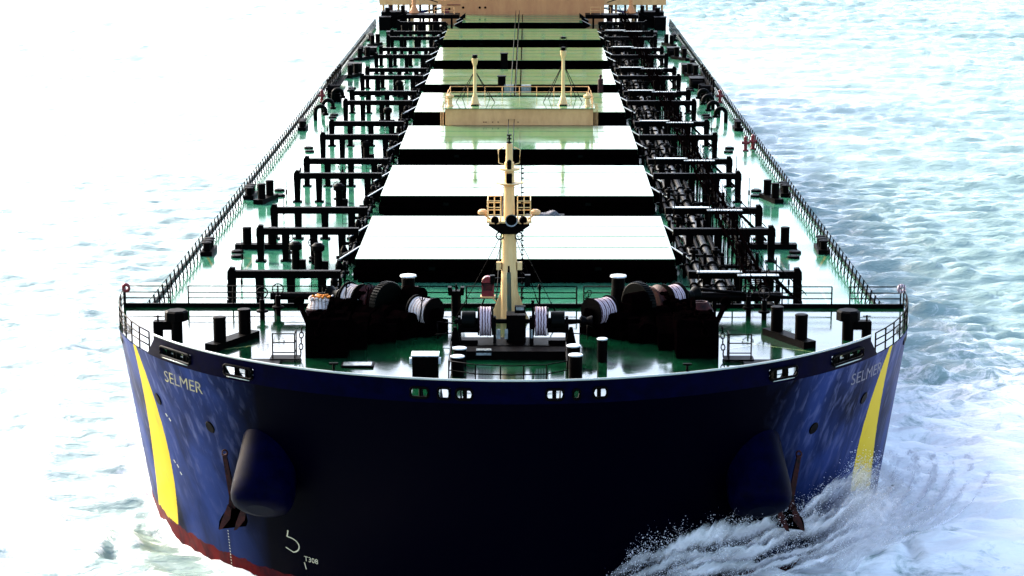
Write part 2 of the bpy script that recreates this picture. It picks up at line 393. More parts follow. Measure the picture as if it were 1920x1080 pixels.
# bulwark with openings ------------------------------------------------
def cell_open(a, z):       # a: athwartship x along the bulwark
    for x0, x1, z0, z1 in OPEN:
        if x0 < a < x1 and z0 < z < z1:
            return True
    return False
OPEN = [(-17.55, -15.75, 12.15, 12.62), (-13.85, -12.35, 12.12, 12.62), (-4.62, -3.80, 12.14, 12.60), (-3.34, -2.80, 12.12, 12.64), (-2.50, -1.76, 12.12, 12.60),
        (1.66, 2.44, 12.12, 12.60), (2.90, 3.20, 12.12, 12.58), (3.84, 4.46, 12.14, 12.62), (12.35, 13.75, 12.12, 12.62), (15.7, 17.5, 12.15, 12.62)]
def bul_pt(x, r=BH, z=12.):
    y = 21.7-math.sqrt(max(0, 21.7**2-x*x)); nx = x/21.7; ny = -(21.7-y)/21.7; return (x-nx*(BH-r), y-ny*(BH-r), z)
def make_bulwark():
    mb = MB(); th0 = math.asin(18.45/21.7); n = 760; zs = np.linspace(11.9, 13.0, 19)
    def P(i, j):
        th = -th0+2*th0*i/n; x = 21.7*math.sin(th); z = zs[j]
        ztop = 13.0
        if abs(x) > 17.9: ztop = 13.0-(abs(x)-17.9)/.55*1.05
        zz = 11.9+(ztop-11.9)*j/(len(zs)-1)
        return (x, 21.7-21.7*math.cos(th), zz)
    m = len(zs); vs = [P(i, j) for i in range(n+1) for j in range(m)]; fs = []
    for i in range(n):
        for j in range(m-1):
            c = [(vs[i*m+j][k]+vs[(i+1)*m+j+1][k])/2 for k in range(3)]
            if not cell_open(c[0], c[2]): fs.append((i*m+j, (i+1)*m+j, (i+1)*m+j+1, i*m+j+1))
    mb.add(vs, fs)
    o = mb.build('bulwark', 'navy', ship); md = o.modifiers.new('t', 'SOLIDIFY'); md.thickness = .06; md.offset = -1
    cap = MB(); pts = [bul_pt(21.7*math.sin(-th0*.965+2*th0*.965*i/160), BH-.02, 13.02) for i in range(161)]
    cap.tube(pts, .055, 6); cap.build('bulwark_cap_rail', 'rim', o)
    for x0, x1, z0, z1 in OPEN:
        r = .14; pts = []
        for cx, cz, a0 in ((x1-r, z1-r, 0), (x0+r, z1-r, 90), (x0+r, z0+r, 180), (x1-r, z0+r, 270)):
            for k in range(5):
                a = R(a0+k*22.5); xx = cx+r*math.cos(a); zz = cz+r*math.sin(a); pts.append(bul_pt(xx, BH+.05, zz))
        f = MB(); f.tube(pts, .07, 6, closed=True)
        for k in range(2 if x1-x0 > 1 else 1):
            xx = x0+(x1-x0)*((k+1)/3 if x1-x0 > 1 else .5)
            if x1-x0 > .6: a = bul_pt(xx, BH-.25, z0-.02); f.cyl(a, (a[0], a[1], z1), .1, n=10)
        if x1-x0 > 1:
            for zz, rr in ((z0-.06, BH+.06), (z0+.1, BH-.35)):
                f.tube([bul_pt(x0+.15+(x1-x0-.3)*t/6, rr, zz) for t in range(7)], .035, 5, mi=1)
        f.build('fairlead', ['black', 'rim'], o)
    st = MB()                            # bulwark stays on the inner side
    for k in range(46):
        th = -th0*.95+2*th0*.95*k/45; x = 21.7*math.sin(th); a = Vector(bul_pt(x, BH-.1, FD)); d = Vector((-math.sin(th), math.cos(th), 0))
        st.prism([(0, 0), (.55, 0), (0, .85)], a, d, (0, 0, 1), d.cross(Vector((0, 0, 1))), .03).cut()
    st.each('bulwark_stay', 'blackgreen', o)
make_bulwark()
# T-shaped posts on the bulwark
for x in (-8.33, 8.3):
    a = bul_pt(x, BH-.1, 12.9); mb = MB(); mb.cyl((0, 0, 0), (0, 0, .5), .06); mb.box(0, 0, .5, .42, .1, .1); mb.build('jack_post', 'black', ship, a)

# railings --------------------------------------------------------------
def railing(name, pts, h=1.1, step=1.6, rails=(.4, .75, 1.1), r=.022, m='black', parent=None, lean=0):
    mb = MB(); pts = [Vector(p) for p in pts]
    for z in rails: mb.tube([p+Vector((0, 0, z)) for p in pts], r, 5)
    for a, b in zip(pts, pts[1:]):
        k = max(1, int(round((b-a).length/step)))
        for i in range(k): q = a.lerp(b, i/k); mb.cyl(q, q+Vector((0, 0, h)), r*1.25, n=5)
    mb.cyl(pts[-1], pts[-1]+Vector((0, 0, h)), r*1.25, n=5)
    return mb.build(name, m, parent or ship)
for x0, x1 in ((-21.5, -19.0), (-18.0, -3.1), (-2.6, 3.5), (3.9, 17.6), (18.6, 21.4)):
    railing('forecastle_railing', [(x0, 21.4, FD+.2), (x1, 21.4, FD+.2)], 1.0, 2.6, (.33, .65, 1.0), .036)
for s in (-1, 1):
    pts = [(s*BH*math.sin(t)*.995, 21.7-21.7*math.cos(t), FD) for t in np.linspace(math.asin(18.5/21.7), math.pi/2*.985, 9)]
    railing('bow_side_railing', pts, 1.05, 1.1, (.35, .7, 1.05), .036)
    mb = MB()                            # slatted shell door boards near the break
    for k, p in enumerate(pts[4:-1]):
        q = Vector(pts[k+5]); p = Vector(p)
        for z in (.15, .38, .61): mb.bar(p+Vector((0, 0, z-.8)), q+Vector((0, 0, z-.8)), .05, .20)
    mb.build('slatted_side_panel', 'black', ship)
# main deck side railings: dense stanchions with a slight outward rake
for s in (-1, 1):
    mb = MB(); y = 22.4
    while y < 226:
        xx = s*21.0
        mb.bar((xx, y, DK), (xx+s*.12, y-.05, DK+1.15), .045, .09)
        mb.bar((xx-s*.35, y, DK), (xx, y, DK+.6), .03, .04)
        y += 1.55
    for z in (.45, .8, 1.13): mb.tube([(s*(21.0+.12*z/1.15), 22.4, DK+z), (s*(21.0+.12*z/1.15), 226, DK+z)], .018, 4)
    mb.build('deck_side_railing', 'black', ship)

# hatches -----------------------------------------------------------------
HY = [(37.8, 53.8), (62.7, 78.0), (87.5, 102.6), (112.8, 128.7), (136.6, 151.6), (161.8, 177.4), (188.2, 203.9), (214.1, 227.6)]
for i, (y0, y1) in enumerate(HY):
    hw = 10.0 if i < 7 else 8.3; L = y1-y0
    mb = MB(); mb.box(0, L/2, -.25, 2*hw, L, .5)
    for k in range(1, 4): mb.box(0, L*k/4, .012, 2*hw-.3, .05, .02)
    cover = mb.build('hatch_cover', 'hatch', ship, (0, y0, HT), bevel=.03)
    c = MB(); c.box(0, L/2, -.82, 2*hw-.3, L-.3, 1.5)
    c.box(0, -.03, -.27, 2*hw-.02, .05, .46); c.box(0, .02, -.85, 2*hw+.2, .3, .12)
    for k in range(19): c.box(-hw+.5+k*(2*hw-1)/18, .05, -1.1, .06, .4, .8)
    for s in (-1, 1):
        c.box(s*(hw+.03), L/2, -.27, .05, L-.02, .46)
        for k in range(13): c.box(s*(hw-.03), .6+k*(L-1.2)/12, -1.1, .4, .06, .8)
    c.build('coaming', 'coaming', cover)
    b = MB()
    for s in (-1, 1):
        for f in (.22, .72):
            p = Vector((s*hw, L*f+.9, -.02)); q = p+Vector((s*1.15, -2.2, -.42))
            b.bar(p, q, .10, .06, mi=1); b.prism([(0, 0), (1.15, -.45), (1.15, -.8), (0, -1.3)], p+Vector((0, 0, -.05)), (s, 0, 0), (0, 0, 1), (0, 1, 0), .5).cut()
    b.each('roller_bracket', ['black', 'rim'], cover)
    sm = MB(); sm.box(0, L/2-.1, .03, .10, L-.6, .05)
    if i > 2: sm.box(-.55, L/2, .03, .10, L-.2, .05); sm.build('joint_strip', 'coaming', cover)
    else: sm.build('joint_strip', 'hatch', cover)
    hl = MB()                              # cleats along the front edge and a welded hull number patch of bare steel
    for xx in (-5.2, 5.2): hl.box(xx, -.06, -.62, .42, .02, .22).cut()
    hl.each('coaming_plate', 'blackgreen', cover)

# transverse deck frames --------------------------------------------------
FY = [30.4, 45.06, 53.4, 69.3, 77.0, 91.4, 100.4, 116.2, 124.3, 138.8, 146.4, 161.3, 170.0, 184.5, 192.5, 207]
def frame_mesh(inner):
    mb = MB(); W = 16.9-inner
    mb.box(-16.9+W/2+.15, 0, 2.0, W-.3, .42, .42)
    mb.box(-16.9+W/2+.15, 0, 2.225, W-.3, .46, .03)
    legs = [-16.75, -15.1, -13.25, -11.4] if inner < 11 else [-16.75, -15.0, -13.0]
    for k, x in enumerate(legs):
        mb.prism([(-.2, 0), (.2, 0), (.25, 1.8), (-.25, 1.8)], (x, 0, 0), (1, 0, 0), (0, 0, 1), (0, 1, 0), .34)
        mb.box(x, 0, .05, .7, .5, .1)
    mb.prism([(-.22, 1.7), (.2, 1.75), (.26, 2.42), (-.05, 2.45), (-.2, 2.2)], (-16.8, 0, 0), (1, 0, 0), (0, 0, 1), (0, 1, 0), .4)
    return mb
F0 = frame_mesh(10.3).build('deck_frame', 'black', ship, (0, FY[0], DK))
FF = [F0]
for y in FY[1:]: FF.append(copy(F0, (0, y, DK)))
for y in FY: copy(F0, (0, y, DK), sx=-1)
# ladders by the frames
lad = MB()
for s in (-.2, .2): lad.bar((s, 0, 0), (s, 0, 2.1), .03, .03)
for k in range(6): lad.bar((-.2, 0, .3+k*.32), (.2, 0, .3+k*.32), .03, .03)
L0 = lad.build('ladder', 'black', ship, (-11.9, 31.0, DK))
for y in (54.2, 78.2, 101.6, 125.4, 147.5): copy(L0, (-11.9, y, DK))

# pipes and catwalk on the port side ---------------------------------------
for x, r, z in ((10.85, .17, .75), (11.4, .24, .85), (12.0, .14, .7), (12.45, .24, .8), (13.1, .18, .6), (14.95, .2, .7), (15.45, .12, .5)):
    mb = MB(); mb.cyl((x, 24.5, DK+z), (x, 222, DK+z), r, n=10)
    y = 27.
    while y < 222:
        mb.cyl((x, y, DK+z), (x, y+.16, DK+z), r*1.6, n=10); mb.box(x, y+1.2, DK+z/2-.05, .12, .25, z-.1); y += 6.1
    mb.build('deck_pipe', 'pipe' if x in (11.4, 12.45) else 'black', ship)
for x, r, z in ((-10.75, .10, .6), (-11.05, .08, .5)):
    mb = MB(); mb.cyl((x, 26, DK+z), (x, 222, DK+z), r, n=8)
    y = 27.
    while y < 222: mb.cyl((x, y, DK+z), (x, y+.12, DK+z), r*1.9, n=8); mb.box(x, y+.9, DK+z/2, .1, .12, z); y += 2.6
    mb.build('deck_pipe', 'blackgreen', ship)
sup_ = MB(); sup_.box(12.8, 0, .72, 5.0, .22, .22); sup_.box(11.6, .6, 1.3, 1.6, .14, .14)
for x in (10.6, 11.9, 13.0, 14.1, 15.2): sup_.box(x, 0, .8, .2, .24, 1.6)
for x in (11.2, 12.6): sup_.cyl((x, .3, 0), (x, .3, 1.9), .13, n=8); sup_.lathe((x, .3, 1.5), [(.13, 0), (.28, .05), (.28, .25), (.13, .3)], 10)
S0 = sup_.build('pipe_support', 'black', ship, (0, 27.5, DK))
for k in range(1, 16): copy(S0, (.12*math.sin(k*2.1), 27.5+12.2*k, DK))
sup_ = MB(); sup_.box(-11.0, 0, .5, 1.2, .2, .2); sup_.box(-10.7, 0, .6, .16, .2, 1.2); sup_.lathe((-11.1, .4, .3), [(.1, 0), (.24, .05), (.24, .6), (.1, .9)], 10)
S1 = sup_.build('pipe_support', 'black', ship, (0, 28.5, DK))
for k in range(1, 38): copy(S1, (.1*math.sin(k*1.7), 28.5+5.1*k, DK))
def catwalk():
    mb = MB(); x0, x1, z = 13.55, 14.45, DK+2.35
    for x in (x0, x1): mb.box(x, 122, z, .1, 196, .16)
    y = 24.5
    while y < 220: mb.box((x0+x1)/2, y, z+.04, .88, .10, .03, mi=0); y += .55
    y = 26
    while y < 220:
        for x in (x0, x1): mb.cyl((x, y, z), (x, y, z+1.05), .025, n=5); mb.bar((x, y, DK), (x, y, z), .1, .1)
        y += 3.0
    for x in (x0, x1):
        for h in (.55, 1.05): mb.cyl((x, 24, z+h), (x, 220, z+h), .022, n=5)
    mb.build('catwalk', ['coaming', 'steel'], ship)
    # cross platforms with bright treads, and stairs down to the deck
    for k, y in enumerate(FY[::2]):
        c = MB(); c.box(12.0, y-1.6, DK+2.5, 2.6, .5, .05, mi=1); c.box(12.0, y-1.6, DK+2.44, 2.7, .6, .07); c.box(14.2, y-2.2, DK+2.42, 2.4, .55, .05, mi=1)
        for x in (10.8, 13.2, 15.3): c.cyl((x, y-1.8, DK), (x, y-1.8, DK+3.4), .035, n=5)
        for h in (2.9, 3.4): c.cyl((10.8, y-1.8, DK+h), (13.2, y-1.8, DK+h), .022, n=5)
        c.build('cross_platform', ['black', 'steel'], ship)
        s = MB()
        for x in (0, .55): s.bar((14.9, y-1.2+x, DK+2.4), (17.2, y-1.2+x, DK+.1), .05, .16); s.bar((14.9, y-1.2+x, DK+3.3), (17.2, y-1.2+x, DK+1.0), .035, .035)
        for t in range(9): s.box(14.9+2.3*(t+.5)/9, y-.93, DK+2.35-2.3*(t+.5)/9, .22, .55, .03)
        s.build('stairs', 'black', ship)
catwalk()
# valves with handwheels standing on the main deck, left and right
def valve(parent=None):
    mb = MB(); mb.cyl((0, 0, 0), (0, 0, 1.1), .14); mb.lathe((0, 0, .35), [(.14, 0), (.32, .05), (.32, .15), (.14, .2)]); mb.cyl((0, 0, 1.1), (0, 0, 1.45), .05)
    mb.tube([(math.cos(a)*.3, math.sin(a)*.12, 1.45+math.sin(a)*.28) for a in np.linspace(0, 2*math.pi, 17)[:-1]], .035, 6, closed=True)
    mb.bar((-.3, 0, 1.45), (.3, 0, 1.45), .03, .03); mb.bar((0, .1, 1.7), (0, -.1, 1.2), .03, .03)
    return mb
V0 = valve().build('valve', 'black', ship, (-13.2, 44.0, DK))
for x, y in ((-13.6, 68.0), (-13.2, 92.4), (-13.2, 115.2), (-12.5, 139.), (14.9, 47), (15.2, 71), (15.2, 94), (15, 118), (14.8, 141), (-15.0, 45.8), (-14.0, 77.8), (15.8, 32.0)): copy(V0, (x, y, DK))
def drumvent():
    mb = MB(); mb.cyl((0, 0, 0), (0, 0, 1.2), .26); mb.lathe((0, 0, 1.2), [(.26, 0), (.42, .1), (.42, .42), (.22, .58)]); mb.box(.45, 0, .3, .4, .3, .6)
    return mb
D0 = drumvent().build('tank_vent', 'black', ship, (-14.2, 42.5, DK))
copy(D0, (-12.7, 42.0, DK))
for x, y in ((-13.4, 67.0), (14.6, 43), (14.3, 68.5), (14.3, 92), (14.2, 116), (-12.6, 114.5), (-13, 91), (-12.8, 138), (14.5, 139)): copy(D0, (x, y, DK))
# sounding posts with slim chains
mb = MB(); mb.cyl((0, 0, 0), (0, 0, 1.6), .03, n=6); mb.cyl((0, 0, .25), (0, 0, .6), .07, n=6)
P0 = mb.build('sounding_post', 'black', ship, (-17.9, 44.4, DK))
for s in (-1, 1):
    for y in (29.6, 36, 47.5, 54.6, 62, 71.3, 83, 92.8, 101.4, 108.7, 118, 131): copy(P0, (s*(17.4+.5*math.sin(y)), y, DK))
# oval manhole lids in pairs
mb = MB(); mb.lathe((0, 0, 0), [(.42, 0), (.42, .12), (.36, .16)], 18); mb.tube([(-.2, 0, .16), (-.2, 0, .26), (.2, 0, .26), (.2, 0, .16)], .02, 5)
H0 = mb.build('manhole_cover', 'black', ship, (-18.5, 46.5, DK))
for s in (-1, 1):
    for y in (46.5, 48.2, 72.0, 74.6, 96.5, 98.8, 120.5, 122.5, 144, 146): 
        if (s, y) != (-1, 46.5): copy(H0, (s*(18.4+(.3 if y in (48.2, 74.6, 98.8) else 0)), y, DK))

# bollards -------------------------------------------------------------------
def bitts(r=.32, h=1.25, gap=2.2):
    mb = MB(); mb.box(0, 0, .18, gap+1.6, .75, .36)
    for s in (-1, 1):
        mb.lathe((s*gap/2, 0, .36), [(r, 0), (r, h*.93), (r*1.06, h*.94), (r*1.06, h), (r*.9, h+.03)], 20)
    return mb
B0 = bitts().build('mooring_bitts', 'black', ship, (-14.4, 12.3, FD), R(62))
copy(B0, (14.3, 13.1, FD), R(-62))
B1 = bitts(.3, 1.1, 1.7).build('mooring_bitts', 'black', ship, (-17.35, 49.6, DK), 0)
for x, y, a in ((17.35, 49.9, 0), (-19.2, 69.6, 75), (19.4, 70.2, -75), (-19.2, 158, 70), (19.6, 158, -70), (-19.4, 178, 60), (19.5, 178, -60), (-19.2, 196, 70), (19.2, 196, -70)): copy(B1, (x, y, DK), R(a))
# pedestal rollers at the forecastle sides
mb = MB(); mb.cyl((0, 0, 0), (0, 0, 1.0), .3); mb.lathe((0, 0, 1.0), [(.3, 0), (.62, .05), (.62, .5), (.5, .58)], 8); mb.box(-.75, .2, .75, .9, .5, .45); mb.cyl((-1.0, .2, 0), (-1.0, .2, .9), .26); mb.cyl((-1.0, .2, .95), (-1.0, .2, 1.25), .05); mb.box(-1.0, .2, 1.2, .4, .05, .05)
K0 = mb.build('pedestal_roller', 'black', ship, (-17.4, 13.2, FD)); copy(K0, (17.4, 13.5, FD), sx=-1)
# deck-edge roller fairleads along the sides
mb = MB(); mb.box(0, 0, .15, .8, 2.6, .3)
for k in (-1, 0, 1): mb.cyl((0, k*.85, .3), (0, k*.85, .8), .24, n=12); mb.lathe((0, k*.85, .8), [(.34, 0), (.34, .08), (.2, .12)], 12)
U0 = mb.build('roller_fairlead', 'black', ship, (-20.6, 48, DK))
for x, y in ((20.6, 49), (-20.6, 71.5), (20.7, 73), (-20.5, 112), (20.6, 112), (-20.3, 170), (20.4, 170), (-20.3, 186), (20.4, 186), (-20.3, 204), (20.3, 204)): copy(U0, (x, y, DK))
# gooseneck vents
mb = MB(); pts = [(0, 0, 0), (0, 0, .9)]+[(.5-.5*math.cos(a), 0, .9+.5*math.sin(a)) for a in np.linspace(.2, math.pi, 9)]+[(1.0, 0, .7)]
mb.tube(pts, .2, 10); mb.cyl((1.0, 0, .5), (1.0, 0, .75), .3)
G0 = mb.build('gooseneck_vent', 'blackgreen', ship, (-19.9, 118.5, DK))
for x, y, s in ((-19.6, 123.5, 1), (-19.4, 133, 1), (19.9, 117, -1), (19.6, 122, -1), (19.5, 127.5, -1), (19.4, 132.5, -1)): copy(G0, (x, y, DK), sx=s)
# accommodation ladders stowed along both sides
for s in (-1, 1):
    mb = MB(); x = s*20.35
    mb.box(x, 146, DK+.9, .25, 17, .35); mb.box(x-s*.45, 146, DK+.55, .7, 16, .12)
    for k in range(7): mb.cyl((x, 138+k*2.6, DK), (x, 138+k*2.6, DK+1.75-.0*k), .1, n=8); mb.sph((x, 138+k*2.6, DK+1.8), .16, 8, 5)
    for k in range(34): mb.box(x-s*.45, 138.3+k*.47, DK+.66, .6, .12, .05)
    mb.bar((x-s*.2, 138, DK+.3), (x-s*.2, 155, DK+1.6), .06, .08)
    mb.build('accommodation_ladder', 'black', ship)
    g = MB(); g.box(0, 0, .45, 1.2, 2.0, .9); g.cyl((-.5, 0, 1.2), (.5, 0, 1.2), .5, n=16); g.box(0, 1.4, .7, .7, .6, 1.4); g.cyl((-.75, .2, 1.2), (-.5, .2, 1.2), .6, n=16)
    g.build('ladder_winch', 'black', ship, (s*19.3, 134.6, DK)); 
mb = MB(); mb.box(0, 0, .5, 1.5, 2.2, 1.0); mb.box(0, 0, 1.04, 1.6, 2.3, .08); mb.cyl((-.6, -1.3, .5), (.6, -1.3, .5), .4, n=14)
W0 = mb.build('stores_box', 'black', ship, (-19.4, 163.5, DK)); copy(W0, (19.4, 162.5, DK)); copy(W0, (-18.9, 183, DK)); copy(W0, (18.9, 183, DK)); copy(W0, (19.3, 148, DK)); copy(W0, (-17.5, 205.5, DK)); copy(W0, (17.4, 205.5, DK))

# red hydrants
mb = MB(); mb.cyl((0, 0, 0), (0, 0, 1.15), .15, n=12); mb.cyl((-.34, 0, .7), (.34, 0, .7), .14, n=10); mb.sph((0, 0, 1.15), .19, 10, 5); mb.box(0, 0, .05, .5, .5, .1)
Y0 = mb.build('fire_hydrant', 'red', ship, (20.0, 97.6, DK)); copy(Y0, (20.75, 98.6, DK))
copy(Y0, (-20.6, 133.5, DK)); copy(Y0, (20.7, 133.5, DK))

# worn yellow walkway lines
mb = MB()
def dl(a, b, z, wd=.16):
    a = Vector((*a, z)); b = Vector((*b, z)); d = (b-a).normalized(); u = Vector((-d.y, d.x, 0))*wd/2
    mb.add([a-u, a+u, b+u, b-u], [(0, 1, 2, 3)]); mb.cut()
for s in (-1, 1):
    dl((s*9.3, 10.2), (s*12.6, 12.3), FD+.005); dl((s*12.6, 12.3), (s*16.8, 9.6), FD+.005); dl((s*12.6, 12.3), (s*10.0, 15.6), FD+.005)
    dl((s*17.4, 22), (s*17.4, 46), DK+.005); dl((s*18.9, 40), (s*20.6, 47), DK+.005); dl((s*17.4, 46), (s*20.6, 47), DK+.005); dl((s*18.7, 23), (s*18.9, 40), DK+.005)
    dl((s*17.6, 56), (s*17.6, 68), DK+.005)
mb.each('walkway_line', 'line', ship)

# foremast --------------------------------------------------------------
MX, MY = -.2, 18.17
mb = MB()
mb.cyl((0, 0, 0), (0, 0, 5.2), .50, .36, n=24); mb.cyl((0, 0, 5.2), (0, 0, 8.6), .31, .25, n=20); mb.cyl((0, 0, 8.6), (0, 0, 9.6), .19, .17, n=16)
for a in (0, 90, 180, 270):
    d = Vector((math.cos(R(a)), math.sin(R(a)), 0)); mb.prism([(.4, 0), (1.1, 0), (.95, .3), (.52, 1.4), (.4, 1.8)], (0, 0, 0), d, (0, 0, 1), d.cross(Vector((0, 0, 1))), .06)
mb.lathe((0, 0, 7.45), [(.28, -.12), (.78, .04), (.78, .08), (.28, .08)], 24)
mb.lathe((0, 0, 8.15), [(.3, 0), (.55, .04), (.55, .14), (.3, .16)], 20)
for s in (-1, 1): mb.box(s*.56, -.1, 3.0, .26, .25, .42)
mast = mb.build('foremast', 'yellow', ship, (MX, MY, FD))
p = MB(); p.prism([(-.42, -.45), (.42, -.45), (1.08, 0), (1.08, .12), (-1.08, .12), (-1.08, 0)], (0, -.1, 5.3), (1, 0, 0), (0, 0, 1), (0, 1, 0), 1.5)
p.box(0, -.1, 5.5, 2.4, 1.6, .09, mi=1)
p.build('crow_platform', ['black', 'yellow'], mast)
for s in (-1, 1):
    r_ = MB(); x0, x1 = s*1.14, s*.45
    for yy in (-.9, .7):
        for z in (.35, .75, 1.1): r_.cyl((x0, yy, 5.55+z), (x1, yy, 5.55+z), .025, n=5)
        for x in (x0, (x0+x1)/2, x1): r_.cyl((x, yy, 5.55), (x, yy, 6.65), .03, n=5)
    for z in (.35, .75, 1.1): r_.cyl((s*1.14, -.9, 5.55+z), (s*1.14, .7, 5.55+z), .025, n=5)
    r_.build('mast_railing', 'yellow', mast)
    r_ = MB(); r_.tube([(s*.25, -.25, 8.5), (s*.55, -.3, 8.6), (s*.58, -.3, 9.3), (s*.25, -.25, 9.45)], .035, 6); r_.build('lamp_guard', 'yellow', mast)
h = MB(); h.lathe((.12, -1.05, 5.62), [(.08, .75), (.11, .5), (.17, .2), (.34, .0), (.31, .02), (.13, .24)][::-1], 22, axis=(0, .97, .1))
h.build('fog_horn', 'steel', mast)
h2 = MB(); h2.lathe((.12, -.98, 5.63), [(.28, 0), (.28, .02)], 20, axis=(0, -1, -.1)); h2.build('horn_mouth', 'black', mast)
for s in (-1, 1):
    f = MB(); f.lathe((s*.78, -1.0, 5.6), [(.2, 0), (.22, .1), (.12, .28)], 14, axis=(s*-.4, .9, .35)); f.box(s*.78, -.9, 5.45, .5, .08, .06, mi=1); f.lathe((s*1.4, -.5, 5.85), [(.2, 0), (.27, .06), (.27, .2), (.15, .28)], 12, mi=1); f.cyl((s*1.0, -.5, 5.6), (s*1.4, -.5, 5.9), .05, n=6, mi=1)
    f.build('floodlight', ['black', 'tan'], mast)
n_ = MB(); n_.cyl((0, 0, 9.6), (0, 0, 10.05), .05, n=6)
for z in (9.62, 9.83, 10.02): n_.lathe((0, 0, z), [(.13, 0), (.13, .07)], 12)
n_.cyl((0, -.5, 8.3), (0, -.5, 8.62), .12, n=10); n_.sph((0, -.5, 8.68), .13, 10, 6); n_.box(0, -.5, 7.8, .3, .25, .5)
n_.build('masthead_lamp', 'black', mast)
l_ = MB()
for k in range(28): l_.bar((.62, .25, 1.2+.26*k), (.78, .25, 1.2+.26*k), .04, .07)
l_.cyl((.7, .3, 1.0), (.66, .3, 8.4), .025, n=5); l_.build('mast_ladder', 'black', mast)
g_ = MB(); g_.cyl((.02, -1.35, -.1), (-.02, -1.2, 2.85), .13, .12, n=12); g_.cyl((-.02, -1.2, 2.85), (-.02, -1.2, 3.2), .07, .05, n=8, mi=1); g_.build('derrick_spar', ['greenpipe', 'black'], mast)
rb = MB()
rb.box(-1.15, -.2, 1.75, .66, .4, .75); rb.cyl((-1.15, -.4, 2.13), (-1.15, 0, 2.13), .33, n=16); rb.box(-1.15, -.22, 1.34, .8, .5, .09, mi=1); rb.bar((-1.0, 0, 1.3), (-.3, 0, .6), .05, .05, mi=1); rb.box(-1.15, -.41, 1.9, .5, .02, .4, mi=2)
rb.build('red_lamp_locker', ['red', 'tan', 'rust'], mast)
jb = MB(); jb.box(-.9, -.3, 2.3, .25, .3, .45); jb.box(.98, -.3, 2.25, .3, .3, .6); jb.bar((-.9, 0, 2.3), (.9, 0, 2.3), .05, .05); jb.build('junction_box', 'blackgreen', mast)
st = MB()
for a, b in (((-.3, 0, 4.9), (-2.9, .2, 0)), ((.3, 0, 4.9), (2.7, .2, 0)), ((-.2, .1, 4.9), (-1.6, 2.6, 0)), ((.2, .1, 4.9), (1.7, 2.6, 0))):
    st.cyl(a, b, .02, n=5); A, B_ = Vector(a), Vector(b); st.cyl(B_.lerp(A, .02), B_.lerp(A, .2), .055, .03, n=6); st.cut()
st.each('stay_wire', 'black', mast)
for s in (-1, 1): 
    k = MB(); k.tube([(s*.5+.2*math.cos(t), -.2, 4.65+.2*math.sin(t)) for t in np.linspace(0, 2*math.pi, 13)[:-1]], .04, 5, closed=True); k.build('stay_ring', 'black', mast)
# two signal wires over the hatches from the foremast foot to the house
for x, r in ((-.95, .05), (-.45, .05)):
    w_ = MB(); w_.tube([(x, 20+(228-20)*t/12, HT+.55+.0*t) for t in range(13)], .035, 4); w_.build('signal_wire', 'black', ship)

# windlasses ------------------------------------------------------------------
def drum(name, c, L, r, rope_m, parent, ropes=True, rr=None):
    """drum on the local x axis between two flanges"""
    x, y, z = c
    d = MB(); d.cyl((x-L/2, y, z), (x+L/2, y, z), r*.5, n=20)
    for s in (-1, 1): d.lathe((x+s*L/2, y, z), [(r, -.035), (r, .035)], 32, axis=(1, 0, 0)); d.lathe((x+s*(L/2+.05), y, z), [(.18, -.1), (.18, .1)], 14, axis=(1, 0, 0))
    o = d.build(name, 'black', parent)
    if ropes:
        rr = rr or r*.84; k = max(5, int(L/.1)); pr = []
        q = MB(); n = k*4
        for i in range(n+1):
            t = i/n; xx = -L/2+.06+(L-.12)*t; pr.append((rr*(1-.03*abs(math.sin(t*3.1)))+.04*abs(math.sin(math.pi*t*k)), xx))
        q.lathe((x, y, z), pr, 40, axis=(1, 0, 0)); 
        for f in range(len(q.sm)): q.sm[f] = True
        q.build('mooring_rope', rope_m, o)
    return o
